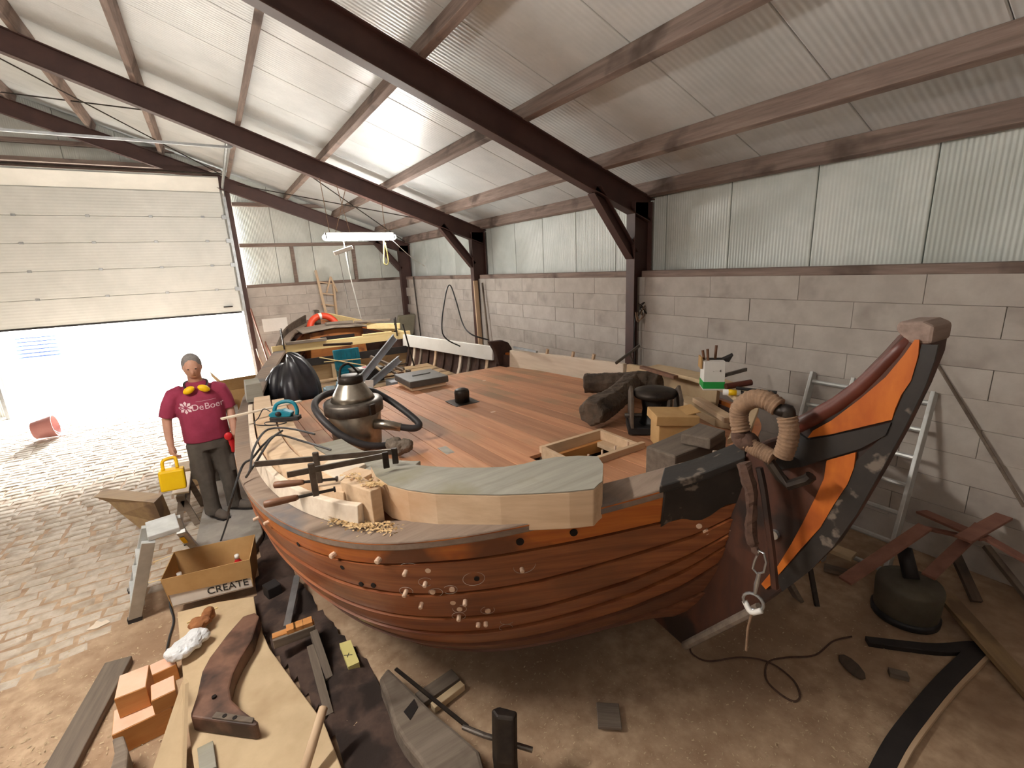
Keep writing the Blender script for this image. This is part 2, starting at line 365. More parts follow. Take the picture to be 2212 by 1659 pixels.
# roof
ce = MB()
for s in (0, 1):
    x0, x1 = (-3.2, 5.4) if s == 0 else (-9.1, -3.2)
    ce.prism([(x0, -5.1, roof_u(x0+1e-6)+.07), (x1, -5.1, roof_u(x1)+.07), (x1, -5.1, roof_u(x1)+.12), (x0, -5.1, roof_u(x0+1e-6)+.12)], (0, 19.4, 0))
ce = ce.build('ceiling', 'roofp', kind='structure')
sl = math.sqrt(1+.36**2)
rp = {}
for s in (0, 1):
    x0, x1 = (-3.19, 5.3) if s == 0 else (-9.0, -3.21)
    for k in range(19):
        y0 = -4.9+k*1.0
        if s not in rp:
            d = V((x1-x0, 0, roof_u(x1)-roof_u(x0)))
            rp[s] = MB().prism([(x0, y0, roof_u(x0)), (x1, y0, roof_u(x1)), (x1, y0, roof_u(x1)+.065), (x0, y0, roof_u(x0)+.065)], (0, .994, 0)).build('roof_panel', 'roofp', ce, bevel=.008, xdir=d)
            rp[s, 0] = WL[rp[s].name].copy()
        else: o = copyof(rp[s], rp[s, 0].to_translation()+V((0, k*1.0, 0)), rp[s, 0].to_3x3(), ce)
# purlins
nrm = V((.36, 0, 1)).normalized(); dn = V((1, 0, -.36)).normalized()
for i, x in enumerate((5.155, 4.36, 3.22, 2.08, .87, -.35, -1.49, -2.63)):
    c = V((x, 0, roof_u(x)))-nrm*.098
    MB().beam(c+V((0, -4.9, 0)), c+V((0, 14.05, 0)), .078, .19, up=nrm).build('roof_purlin', 'timber_old', xdir=(0, 1, 0), bevel=.006, cat='beam', group='timber purlins under the roof',
        label=('weathered timber purlin along the eave above the long wall', 'weathered timber purlin second up from the long wall eave')[i] if i < 2 else ('', '', 'weathered timber purlin third up from the long wall eave', 'weathered timber purlin fourth up from the long wall eave', 'weathered timber purlin fifth up from the long wall eave', 'weathered timber purlin sixth up from the long wall eave', 'weathered timber purlin seventh up from the long wall eave', 'weathered timber purlin just below the roof ridge')[i])
# portal frames
def ibeam(mb, a, b, w, h, up, y=(0, 1, 0), web=.012, fl_=.014):
    a, b = V(a), V(b); d = (b-a).normalized(); u = V(up); u = (u-d*u.dot(d)).normalized()
    mb.beam(a, b, web, h-.002, u)
    for s in (-1, 1): mb.beam(a+u*s*(h-fl_)/2, b+u*s*(h-fl_)/2, w, fl_, u)
for i, y in enumerate((-.03, 4.64, 9.22, 13.80)):
    fr = thing('steel_portal_frame', ('dark brown steel roof frame with the post beside the bow', 'dark brown steel roof frame with the post beside the bow', 'dark brown steel roof frame the lamp hangs from', 'dark brown steel roof frame against the end wall')[i] if i else 'dark brown steel roof frame at the open workshop side', 'frame', (5, y, 0))
    mb = MB(); zc = lambda x: 5.148-.36*x
    ibeam(mb, (-3.2, y, zc(-3.2)), (5.17, y, zc(5.17)), .15, .30, nrm); mb.build('rafter', 'steel_brown', fr, bevel=.003)
    mb = MB(); zc2 = lambda x: 5.148+1.152+.36*(x+3.2)
    ibeam(mb, (-3.2, y, zc2(-3.2)), (-8.85, y, zc2(-8.85)), .15, .30, (.0, 0, 1)); mb.build('rafter', 'steel_brown', fr)
    mb = MB(); ibeam(mb, (5.0, y, 0), (5.0, y, 3.40), .15, .33, (1, 0, 0)); mb.build('post', 'steel_brown', fr, bevel=.003)
    if True:
        mb = MB(); ibeam(mb, (4.87, y, 2.72), (4.20, y, 3.52), .13, .15, (1, 0, 1)); mb.build('knee_brace', 'steel_brown', fr, bevel=.003)
# wind bracing rods
for i, (a, b) in enumerate((((.9, 9.3, 5.0), (5.0, 13.6, 3.5)), ((4.9, 9.4, 3.5), (1.0, 13.6, 4.85)), ((-2.9, 9.3, 6.2), (.8, 13.6, 5.0)), ((.6, 9.4, 5.14), (-2.9, 13.6, 6.34)))):
    MB().tube([a, b], .011, 6).build('bracing_rod', 'darksteel', cat='rod', group='roof bracing rods', label=('thin dark bracing rod crossing above the tube lamp towards the corner', 'thin dark bracing rod crossing above the tube lamp towards the door post', 'thin dark bracing rod above the sectional door sloping down to the door post', 'thin dark bracing rod above the sectional door rising from the door track hanger')[i])

# sectional door
d1 = thing('door_1', None, None, (-1.7, 13.85, 0), kind='structure'); d1['label'] = 'white sectional overhead door raised halfway over the opening'
zs = [1.87, 2.44, 3.02, 3.59, 4.14, 4.70]
for i in range(5):
    MB().bb(-4.0, .60, 13.84, 13.885, zs[i]+.004, zs[i+1]-.004).build('door_section', 'doorw', d1, bevel=.008)
MB().prism([(-4.0, 13.84, 4.705), (.60, 13.84, 4.705), (.60, 13.50, 4.97), (-4.0, 13.50, 4.97)], (0, .03, .035)).build('door_section', 'doorw', d1, bevel=.006)
MB().bb(-4.0, .6, 13.83, 13.89, 1.835, 1.87).build('bottom_seal', 'rubber', d1)
MB().bb(-4.1, .70, 13.887, 13.892, 1.87, 4.78).build('seam_light_stop', 'doorw', d1)  # thin sheet added behind the sections to block daylight at their seams
hp = None
for i in range(1, 5):
    for x in (-3.1, -1.95, -.85, .15):
        if hp is None: hp = MB().bb(x-.035, x+.035, 13.825, 13.842, zs[i]-.025, zs[i]+.025).build('hinge', 'metal', d1, bevel=.004)
        else: copyof(hp, (x, 13.8335, zs[i]-.025), None, d1)
    MB().bb(.54, .66, 13.80, 13.85, zs[i]-.05, zs[i]+.05).build('roller_bracket', 'metal', d1, bevel=.006)
MB().bb(.22, .42, 13.80, 13.842, 2.0, 2.025).build('handle', 'dark', d1, bevel=.006)
for x in (.665, -4.065):
    MB().bb(x-.03, x+.03, 13.78, 13.87, 0, 4.62).build('track', 'metal', d1)
    MB().tube(spline([(x, 13.82, 4.55), (x, 13.74, 4.72), (x, 13.5, 4.80), (x, 9.35, 4.93)], 6), .028, 6).build('track', 'metal', d1)
MB().bb(.63, .70, 9.3, 9.36, 4.72, 5.02).build('track_hanger', 'metal', d1)
MB().bb(-4.08, .68, 9.33, 9.37, 4.71, 4.745).build('cross_tie', 'metal', d1)
MB().tube([(.66, 13.3, 5.02), (-4.0, 13.3, 5.02)], .022, 8).build('spring_shaft', 'darksteel', d1)
MB().bb(-3.9, .3, 13.40, 13.46, 5.0, 5.08).build('stiffener', 'steel_brown', d1)

# yard outside the door
MB().bb(-40, 25, 14.1, 80, -.2, -.03).build('yard_ground', 'yard', kind='structure')
hs = thing('farm_building', 'pale low building across the bright yard', 'building', (-6, 52, -.03))
MB().bb(-22, 14, 50, 56, -.03, 4).build('wall', 'brick_house', hs)
MB().prism([(-22.5, 49.5, 4), (14.5, 49.5, 4), (14.5, 53, 6.6), (-22.5, 53, 6.6)], (0, .1, .2)).build('roof', 'slabgrey', hs)
bs = thing('slat_stack', 'stack of blue slats standing in the bright yard', 'stack', (-6.1, 26.0, -.03))
for k in range(7): MB().bb(-6.9, -5.5, 25.6, 26.3, -.03+k*.15, .06+k*.15).build('slat', 'bluestack', bs, bevel=.01)
br = MB()
for k in range(26):
    a = V((-3.4+random.uniform(-.9, .9), 27+random.uniform(-.5, .5), (k % 6)*.045-.004))
    br.tube([a, a+V((random.uniform(-.6, .6), random.uniform(-.3, .3), random.uniform(0, .2)))], .025, 5)
br.build('brush_pile', 'oldgrey', label='heap of loose sticks lying in the bright yard', cat='sticks', kind='stuff')
bt = thing('garden_bench', 'low wooden bench standing in the bright yard', 'bench', (-5.0, 19.6, -.03))
MB().bb(-5.9, -4.2, 19.4, 19.8, .42, .47).build('seat', 'oldgrey', bt, bevel=.01)
for x in (-5.7, -4.4): MB().bb(x-.05, x+.05, 19.42, 19.78, -.03, .42).build('leg', 'oldgrey', bt)
bk = thing('red_bucket', 'faded pink red bucket lying near the door track', 'bucket', (-3.1, 11.4, 0))
MB().lathe([(.14, 0), (.155, .01), (.2, .3), (.21, .31), (.19, .31), (.145, .02)], (-3.1, 11.4, .19), 20, Matrix.Rotation(1.45, 3, 'Y')).build('body', 'palered', bk, smooth=True)
MB().tube(spline([(-2.8, 11.2, .2), (-2.7, 11.3, .05), (-2.7, 11.5, .05), (-2.8, 11.6, .2)], 5), .006, 6).build('handle', 'metal', bk)

# lamps
def lamp(name, c, rz, glow, label, group=None):
    t = thing(name, label, 'lamp', (0, 0, 0), group)
    MB().tube([(-.66, 0, 0), (-.64, 0, 0), (-.60, 0, 0), (.60, 0, 0), (.64, 0, 0), (.66, 0, 0)], [.02, .045, .055, .055, .045, .02], 14).build('diffuser', glow, t, smooth=True)
    MB().bb(-.62, .62, -.04, .04, .057, .09).build('housing', 'white', t, bevel=.01)
    for s in (-1, 1): MB().bb(s*.61-.012, s*.61+.012, -.06, .06, -.03, .075).build('end_clip', 'metal', t)
    place(t, V(c), Matrix.Rotation(rz, 3, 'Z'), None); return t
LP = V((2.48, 9.0, 3.30))
LF = lamp('tube_lamp', LP, 0.0, 'tube_light', 'lit white tube lamp hanging on cords over the boat')
lamp('tube_lamp', (-1.7, 3.05, 3.7), .5, 'tube_side', 'lit tube lamp over the work boards beside the boat')
lamp('tube_lamp', (-1.0, -1.3, 3.8), .6, 'tube_back', 'lit tube lamp under the roof before the bow of the boat')
co = MB()
for a, b in (((1.95, 9.0, 3.38), (1.93, 9.12, 4.30)), ((2.05, 9.0, 3.38), (2.35, 9.12, 4.14)), ((2.3, 9.0, 3.38), (2.2, 9.12, 4.2)), ((2.95, 9.0, 3.38), (2.98, 9.12, 3.92))):
    MB().tube([a, b], .006, 5).build('hanging_cord', 'ropef', LF)
MB().tube(spline([(2.17, 9.0, 3.24), (2.2, 9.0, 2.7), (2.26, 9.0, 2.2), (2.31, 9.0, 1.84)], 5), .008, 6).build('pull_cord', 'white', LF)
MB().tube(spline([(2.05, 9.0, 3.1), (2.08, 9.0, 2.6), (2.13, 9.0, 2.0)], 5), .005, 6).build('pull_string', 'steel', LF)
MB().box((2.12, 8.90, 3.07), (.34, .09, .07), Matrix.Rotation(-.3, 3, 'Y')).build('floodlight', 'cardw', bevel=.012, cat='lamp', label='small pale lamp hung slanted beneath the tube lamp')
MB().tube(spline([(2.9, 9.0, 3.24), (2.88, 9.0, 3.0), (2.86, 9.0, 2.84), (2.92, 9.0, 2.80), (2.95, 9.0, 2.9), (2.92, 9.0, 3.2)], 5), .012, 6).build('webbing_loop', 'noteyellow', cat='strap', label='yellow webbing loop hanging from the tube lamp end')
MB().tube(spline([(3.05, 9.0, 3.26), (3.5, 9.3, 2.95), (4.0, 9.8, 2.75)], 6), .006, 5).build('lamp_cable', 'white', LF)

# ================================================================ the boat
CX = 2.1; HP = 2.0
RAIL = [(0, 1.20, .05, 1.70), (.06, 1.34, .20, 1.60), (.12, 1.48, .41, 1.525), (.22, 1.70, .85, 1.44), (.31, 1.91, 1.27, 1.39), (.40, 2.2, 1.63, 1.345), (.50, 2.68, 1.91, 1.31), (.60, 3.36, 2.08, 1.29), (.72, 4.47, 2.11, 1.28), (.86, 6.6, 1.92, 1.26), (1, 9.6, 1.27, 1.33), (1.15, 11.6, .75, 1.46), (1.25, 12.5, .12, 1.6)]
BOT = [(0, 1.74, .04, .48), (.06, 1.82, .12, .455), (.12, 1.90, .26, .42), (.22, 2.04, .55, .37), (.31, 2.22, .86, .345), (.40, 2.51, 1.13, .34), (.50, 2.95, 1.32, .335), (.60, 3.58, 1.43, .335), (.72, 4.62, 1.49, .335), (.86, 6.6, 1.34, .335), (1, 9.6, .8, .4), (1.15, 11.5, .4, .6), (1.25, 12.3, .06, .85)]
def spl(T):
    n = len(T); x = [r[0] for r in T]; P = [V(r[1:]) for r in T]
    d = [(P[i+1]-P[i])/(x[i+1]-x[i]) for i in range(n-1)]
    m = [d[0]]+[(d[i]*(x[i]-x[i-1])+d[i-1]*(x[i+1]-x[i]))/(x[i+1]-x[i-1]) for i in range(1, n-1)]+[d[-1]]
    def f(t):
        t = min(max(t, x[0]), x[-1]); i = 0
        while i < n-2 and t > x[i+1]: i += 1
        h = x[i+1]-x[i]; s = (t-x[i])/h
        return P[i]*(2*s**3-3*s**2+1)+m[i]*h*(s**3-2*s**2+s)+P[i+1]*(-2*s**3+3*s**2)+m[i+1]*h*(s**3-s**2)
    return f
RF, BF = spl(RAIL), spl(BOT)
def S(t, w, side=-1):
    r, b = RF(t), BF(t); w = min(max(w, 0), 1)
    e = (1-(1-w)**HP)**(1/HP); q = b+(r-b)*e
    return V((CX+side*q.y, q.x, b.z+(r.z-b.z)*w))
def SN(t, w, side=-1):
    e = .004; a = S(t+e, w, side)-S(t-e, w, side); b = S(t, min(w+e, 1), side)-S(t, max(w-e, 0.002), side)
    n = a.cross(b).normalized(); c = V((CX, S(t, w, side).y+.5, .9))
    return n if n.dot(S(t, w, side)-c) > 0 else -n
ST = [0, .06, .13, .24, .35, .5, .72, 1, 1.25]
SEAMS = [[1]*9, [.82, .82, .83, .85, .87, .86, .86, .86, .86], [.75, .70, .68, .655, .67, .72, .72, .72, .72], [.67, .59, .52, .475, .50, .55, .57, .57, .57], [.61, .50, .41, .36, .37, .41, .43, .43, .43], [.52, .38, .29, .235, .24, .27, .29, .29, .29], [.35, .22, .15, .11, .11, .13, .15, .15, .15], [0]*9]
def seam(k, t):
    for i in range(8):
        if t <= ST[i+1]:
            s = (t-ST[i])/(ST[i+1]-ST[i]); return SEAMS[k][i]*(1-s)+SEAMS[k][i+1]*s
    return SEAMS[k][8]
TS = [.25*0+i*.0125 for i in range(0, 60)]+[.75+i*.05 for i in range(0, 11)]
def hullband(wa, wb, side, off, thick, ts=TS, nw=5):
    rows = []; nn = []
    for t in ts:
        a, b = wa(t), wb(t); row = []; nr = []
        for j in range(nw):
            w = a+(b-a)*j/(nw-1); n = SN(t, w, side); row.append(S(t, w, side)+n*off*(.4+.6*(j/(nw-1)))); nr.append(n)
        rows.append(row); nn.append(nr)
    return MB().sheet(rows, lambda i, j: -nn[i][j]*thick)
boat = thing('wooden_boat', 'varnished wooden sailing barge with bare deck planks, standing on blocks for repair', 'boat', (2.1, 5.5, .335))
for side in (-1, 1):
    for k in range(7):
        m = 'wale' if k == 0 else ('hullv' if k < 5 else 'hull_low')
        hullband(lambda t: seam(k+1, t)+.005, lambda t: seam(k, t)-(.0055 if k else .002), side, .036 if k == 0 else .020, .05).build('strake', m, boat, smooth=False, xdir=(.6*-side, 1, 0) if False else None)
for side in (-1, 1): hullband(lambda t: .02, lambda t: .97, side, -.045, .012, nw=12).build('inner_lining', 'ribdark', boat)
rows = [[V((CX-BF(t).y, BF(t).x, BF(t).z)), V((CX+BF(t).y, BF(t).x, BF(t).z))] for t in TS]
MB().sheet(rows, (0, 0, .04)).build('bottom_planking', 'hull_low', boat)
# covering board on top of the strakes, port and starboard
for side in (-1, 1):
    rows = []
    for t in (TS if side < 0 else [q for q in TS if q < .08]):
        p = S(t, 1, side); n = SN(t, .98, side); n.z = 0; n.normalize(); inw = min(.17, RF(t).y*.8)
        rows.append([p+n*.035+V((0, 0, .006)), p-n*inw+V((0, 0, .012))])
    MB().sheet(rows, (0, 0, -.05)).build('covering_board', 'cover', boat, bevel=.008)
tb = [i*.0105 for i in range(11)]
hullband(lambda t: .80+.02*math.sin(t*90), lambda t: 1.0, -1, .05, .04, tb).build('bow_rail', 'blackp', boat, bevel=.006)
rows = [[S(t, 1, -1)+V((-.05, -.03, .03)), S(t, 1, -1)+V((.14, .10, .03))] for t in tb]
MB().sheet(rows, (0, 0, -.04)).build('bow_rail_cap', 'blackp', boat, bevel=.006)
# pegs, plugs, holes and chalk marks on the port bow
def hullframe(t, w):
    n = SN(t, w); return S(t, w)+n*.012, axes(n, (0, 0, 1))
for i, (t, w) in enumerate([(.603, .78), (.555, .9), (.443, .9), (.39, .905), (.365, .83), (.37, .7), (.357, .62), (.312, .62), (.323, .505), (.305, .445), (.297, .445), (.348, .75), (.253, .755)]):
    p, M = hullframe(t, w); L = .034 if i < 8 else .024; R = .015 if i in (2, 3) else .0115
    pm = MB().tube([p-M.col[0]*.02, p+M.col[0]*L, p+M.col[0]*(L+.004)], [R, R, R*.7], 10).build('peg', 'pegw', boat)
for t, w in [(.343, .825), (.343, .69), (.323, .695), (.325, .61), (.32, .56), (.292, .525), (.055, .75), (.043, .705), (.003, .675)]:
    p, M = hullframe(t, w); MB().tube([p-M.col[0]*.02, p+M.col[0]*.006], .015, 10).build('plug', 'pegw', boat)
for i, (t, w) in enumerate([(.253, .915), (.2, .9), (.297, .745), (.5, .87), (.438, .815), (.42, .72), (.405, .725)]):
    p, M = hullframe(t, w); MB().tube([p-M.col[0]*.02, p+M.col[0]*(.018 if i < 2 else .006)], .02 if i < 2 else .014, 12).build('bolt_hole', 'hole', boat)
for i, (t, w) in enumerate([(.362, .835), (.343, .82), (.3, .745), (.25, .765), (.348, .755), (.37, .7), (.34, .685), (.325, .695), (.32, .56), (.292, .53), (.275, .425), (.278, .375), (.323, .51)]):
    p, M = hullframe(t, w); a = .05 if i in (0, 2, 3) else .033
    pts = [S(t+(math.cos(q)*a)/4.6, w+math.sin(q)*a*.8)+SN(t, w)*.014 for q in [k*math.pi/9+i for k in range(15 if i != 2 else 18)]]
    MB().tube(pts, .0012, 4, closed=(i == 2)).build('chalk_mark', 'chalk', boat)

# stem
stem_out = [(.57, 2.36), (.57, 2.29), (.59, 2.17), (.63, 1.99), (.68, 1.80), (.74, 1.59), (.80, 1.41), (.90, 1.21), (1.05, .96), (1.18, .77), (1.47, .41)]
stem_in = [(1.78, .45), (1.50, .76), (1.36, .95), (1.27, 1.13), (1.24, 1.30), (1.24, 1.62), (1.16, 1.78), (1.02, 1.875), (.95, 1.94), (.87, 2.03), (.80, 2.12), (.75, 2.21), (.70, 2.29), (.66, 2.36)]
X0, X1 = 2.02, 2.18
st = MB().prism([(X0, y, z) for y, z in stem_out+stem_in], (X1-X0, 0, 0)).build('stem', 'stemw', boat, bevel=.012)
def onstem(pts, m, name, t=.006):
    MB().prism([pl(x, y, 0, X0-t) for x, y in pts], (t+.004, 0, 0)).build(name, m, st)
z7 = lambda x, y: (1560+x*.392, 650+y*.392)
outer = [(2026, 745), (2018, 780), (1998, 835), (1950, 932), (1900, 1022), (1850, 1111), (1800, 1181), (1742, 1239), (1690, 1278)]
inner = [z7(*q) for q in ((1100, 240), (1075, 340), (1000, 510), (945, 640), (880, 750), (740, 880), (690, 1010), (600, 1150), (480, 1330), (300, 1530))]
onstem(outer+inner[::-1], 'blackp', 'black_edge', .008)
onstem([z7(*q) for q in ((1085, 215), (1080, 300), (1040, 440), (985, 520), (950, 600), (935, 655), (850, 675), (600, 735), (470, 755), (500, 715), (600, 660), (760, 540), (900, 420), (1000, 300), (1060, 215))], 'orange', 'orange_field', .012)
onstem([z7(*q) for q in ((575, 880), (735, 835), (725, 920), (690, 1010), (610, 1130), (540, 1250), (430, 1370), (380, 1430), (310, 1510), (300, 1470), (380, 1340), (440, 1230), (510, 1090), (560, 980))], 'orange', 'orange_field', .012)
onstem([z7(*q) for q in ((410, 720), (470, 765), (600, 745), (850, 690), (930, 670), (900, 740), (760, 815), (575, 870), (440, 915), (300, 930), (290, 840))], 'blackp', 'black_band', .014)
onstem([z7(*q) for q in ((215, 1560), (265, 1500), (275, 1560), (240, 1590))], 'orange', 'orange_field', .012)
MB().tube([pl(*z7(*q), 0, X0+.02) for q in ((1045, 195), (960, 285), (860, 385), (760, 480), (640, 570), (500, 650), (390, 705))], [.022, .028, .03, .032, .034, .036, .036], 10).build('bead', 'redbrown', st, smooth=True)
MB().prism([(X0-.004, y, z) for y, z in ((.565, 2.33), (.565, 2.39), (.60, 2.405), (.67, 2.40), (.675, 2.37), (.63, 2.325))], (X1-X0+.008, 0, 0)).build('stem_head', 'timber_old', st, bevel=.012)
MB().tube([(X0-.015, 1.04, .98), (X0-.015, 1.2, .77), (X0-.015, 1.45, .44)], .024, 8).build('chafing_batten', 'oldgrey', st)
bp = pl(1675, 1153, 0, X0)
MB().tube([bp+V((.01, 0, 0)), bp+V((-.02, 0, 0))], .022, 12).build('bolt_head', 'metal', st)

# deck planks
HT = [(RF(i*.002).x, RF(i*.002).y) for i in range(0, 560)]
def half(y):
    for i in range(len(HT)-1):
        if HT[i][0] <= y <= HT[i+1][0]: return HT[i][1]+(HT[i+1][1]-HT[i][1])*(y-HT[i][0])/max(1e-6, HT[i+1][0]-HT[i][0])
    return HT[0][1] if y < HT[0][0] else HT[-1][1]
def fore(ax, m_e=.13):                                # y at which the deck edge reaches half breadth ax
    for y, h in HT:
        if h-m_e > ax: return y
    return 4.0
HX0, HX1, HY0, HY1 = 1.97, 2.57, 2.33, 2.77
def deckpiece(x0, x1, pts):
    return MB().prism([V((x, y, dz(y)-.03)) for x, y in pts], (0, 0, .03)).build('deck_plank', 'deckw', boat, xdir=(0, 1, -.05), bevel=.0025)
pw = .157; k = 0; x = CX-1.99
while x < CX+2.0:
    a, b = x+.0022, x+pw-.0022; m_ = max(abs(a-CX), abs(b-CX)); me_ = .13 if a < CX else .02; ya, yb = fore(abs(a-CX), me_), fore(abs(b-CX), me_); ye = 6.62
    if m_ > 1.78:
        lim = [y for y, h in HT if y > 4.4 and h-me_+.0 < m_]; ye = min(ye, lim[0] if lim else ye)
    if max(ya, yb) < ye-.2:
        if b > HX0 and a < HX1:
            deckpiece(a, b, [(a, ya), (b, yb), (b, HY0), (a, HY0)]); deckpiece(a, b, [(a, HY1), (b, HY1), (b, ye), (a, ye)])
        else:
            ym = ye-random.uniform(1.2, 3.0)
            if ym > max(ya, yb)+.5 and random.random() < .4:
                deckpiece(a, b, [(a, ya), (b, yb), (b, ym-.002), (a, ym-.002)]); deckpiece(a, b, [(a, ym+.002), (b, ym+.002), (b, ye), (a, ye)])
            else: deckpiece(a, b, [(a, ya), (b, yb), (b, ye), (a, ye)])
    x += pw
MB().beam((.45, 6.58, dz(6.58)-.08), (3.8, 6.58, dz(6.58)-.08), .08, .1).build('deck_beam', 'timber_old', boat, xdir=(1, 0, 0))
# hatch coaming
hc = MB().bb(HX0-.02, HX1+.02, HY0-.025, HY0+.01, dz(HY0)-.1, dz(HY0)+.05).build('hatch_coaming', 'fresh', boat, bevel=.003)
MB().bb(HX0-.02, HX1+.02, HY1-.01, HY1+.025, dz(HY1)-.1, dz(HY1)+.05).build('coaming_board', 'fresh', hc, bevel=.003)
for xx in (HX0, HX1): MB().bb(xx-.02, xx+.015, HY0+.012, HY1-.012, dz(HY0)-.12, dz(HY1)+.05).build('coaming_board', 'fresh', hc, bevel=.003)
MB().bb(HX0+.02, HX1-.02, HY1-.05, HY1-.012, dz(HY1)-.12, dz(HY1)-.03).build('ledge', 'cedar', hc, bevel=.003)
MB().bb(HX1-.1, HX1-.025, HY0+.015, HY1-.06, dz(HY1)-.06, dz(HY1)-.02).build('ledge', 'fresh', hc, bevel=.003)
for i in range(4): MB().tube([(HX0+.1+i*.13, HY0+.03, dz(HY0)-.08), (HX0+.1+i*.13, HY0+.03, dz(HY0)+.07)], .008, 8).build('dowel', 'pegw', hc)
MB().bb(HX0-.2, HX1+.2, HY0-.2, HY1+.2, .93, .95).build('hatch_shade_sheet', 'hole', boat)  # near-black sheet, its colour stands in for the shade below the hatch
# deck fittings fixed to the boat
c = dk(965, 974); MB().box(c+V((0, 0, .001)), (.075, .2, .006), Matrix.Rotation(0, 3, 'Z')).build('deck_light', 'stainless', boat, bevel=.002)
for q in ((1046, 822), (1000, 846), (1065, 890)): c = dk(*q); MB().box(c+V((0, 0, .0)), (.05, .03, .005)).build('plug_hole', 'pegw', boat)
vt = dk(999, 869); v_ = MB().box(vt+V((0, 0, .006)), (.30, .30, .012)).build('mushroom_vent', 'darksteel', boat, bevel=.003)
MB().lathe([(.085, 0), (.088, .11), (.08, .14), (.05, .155), (0, .158)], vt+V((0, 0, .012)), 24).build('cowl', 'darksteel', v_, smooth=True)

# starboard bulwark and after planks
def bulw(y0, y1, z0, z1, m, n=14, off=.02, name='bulwark_plank', side=1, th=.055):
    rows = []
    for i in range(n+1):
        y = y0+(y1-y0)*i/n; h = half(y)-off; rows.append([V((CX+side*h, y, z0(y))), V((CX+side*(h+.02), y, z1(y)))])
    return MB().sheet(rows, (side*th, 0, 0)).build(name, m, boat, xdir=(0, 1, 0), bevel=.006)
zt = lambda y: 1.60-.042*y if y < 7 else 1.306+.01*(y-7)
bulw(4.05, 6.42, lambda y: dz(y)-.03, zt, 'pale', off=.11)
bulw(2.6, 4.0, lambda y: dz(y)-.01, zt, 'board', off=.11)
bulw(6.85, 9.6, lambda y: zt(y)-.20, lambda y: zt(y)+.04, 'white', off=.11)
rows = []
for i in range(9):
    y = 1.6+i*.25; h = half(y); rows.append([V((CX+h+.02, y, zt(y)+.03)), V((CX+h-.22, y, zt(y)+.03))])
MB().sheet(rows, (0, 0, -.04)).build('rail_cap', 'board', boat, bevel=.006)
for y in (5.55, 5.0, 4.6): MB().box((CX+half(y)-.07, y, zt(y)+.03), (.03, .035, .09), Matrix.Rotation(.3, 3, 'X')).build('wedge', 'fresh', boat)
fx = CX+half(6.65)
MB().prism([(fx-.30, 6.62, 1.48), (fx-.05, 6.62, 1.47), (fx+.06, 6.62, 1.42), (fx+.12, 6.62, 1.32), (fx+.10, 6.62, 1.06), (fx-.14, 6.62, 1.06), (fx-.20, 6.62, 1.3)], (0, .1, 0)).build('old_frame', 'ribdark', boat, bevel=.012)
# ribs of the open hold
for i in range(13):
    y = 6.85+i*.235
    for side in ((1,) if i % 2 else (1, -1)):
        t = .86+(y-6.6)/3.0*.14; pts = [S(t, w, side)-SN(t, w, side)*.07 for w in (.12, .2, .3, .42, .55, .7, .84, .95)]
        a = MB(); rows = []
        for p, w in zip(pts, range(8)):
            n = SN(t, .12+w*.118, side); rows.append([p+V((0, -.045, 0)), p+V((0, .045, 0))])
        a.sheet(rows, lambda q, j: SN(t, .12+(q)*.118, side)*.075)
        a.build('rib', ('ribdark', 'fresh', 'ribdark', 'oldgrey', 'pale', 'ribdark')[i % 6], boat, bevel=.006)
MB().bb(.75, 3.45, 9.5, 9.55, .45, 1.02).build('bulkhead', 'ply', boat)
MB().bb(.75, 3.45, 9.47, 9.5, 1.0, 1.14).build('bulkhead_beam', 'dark', boat)
MB().bb(.80, 3.4, 6.7, 9.45, .55, .59).build('hold_floor', 'ply', boat)
for x in (1.2, 1.75): MB().bb(x, x+.1, 9.45, 9.5, .6, .98).build('batten', 'board', boat)
# crossbeam, after cabin
MB().beam((.78, 9.62, 1.355), (3.45, 9.62, 1.355), .075, .15).build('crossbeam', 'pine', boat, xdir=(1, 0, 0), bevel=.004)
MB().bb(.86, 1.0, 9.64, 9.76, .9, 1.40).build('frame_post', 'darktimber', boat, bevel=.006)
MB().bb(3.30, 3.42, 9.7, 9.8, .8, 1.40).build('frame_post', 'pine', boat, bevel=.006)
cb = MB().prism([(1.55, 10.5, .9), (2.75, 10.5, .9), (2.7, 10.5, 1.52), (2.1, 10.5, 1.56), (1.6, 10.5, 1.50)], (0, .75, 0)).build('after_cabin', 'cabinw', boat, bevel=.02)
MB().bb(1.8, 2.5, 10.47, 10.5, 1.3, 1.40).build('grab_slot', 'hole', cb)
MB().prism([(1.45, 10.4, 1.51), (2.1, 10.4, 1.57), (2.8, 10.4, 1.52), (2.8, 10.4, 1.55), (2.1, 10.4, 1.60), (1.45, 10.4, 1.54)], (0, .92, 0)).build('cabin_top', 'oldgrey', cb, bevel=.01)
for side in (-1, 1):
    rows = []
    for i in range(9):
        t = 1.0+i*.028; p = S(t, 1, side); rows.append([p+V((-side*.03, 0, .0)), p+V((-side*.05, 0, .10+.012*i))])
    MB().sheet(rows, (side*.04, 0, 0)).build('quarter_plank', 'darktimber' if side < 0 else 'pine', boat, bevel=.008)
MB().beam((2.75, 10.3, 1.55), (3.35, 9.9, 1.52), .05, .12).build('cabin_trim', 'pine', boat, bevel=.005)
MB().prism([(2.04, 12.2, .5), (2.16, 12.2, .5), (2.16, 12.2, 1.85), (2.04, 12.2, 1.85)], (0, .25, 0)).build('sternpost', 'darktimber', boat, bevel=.02)

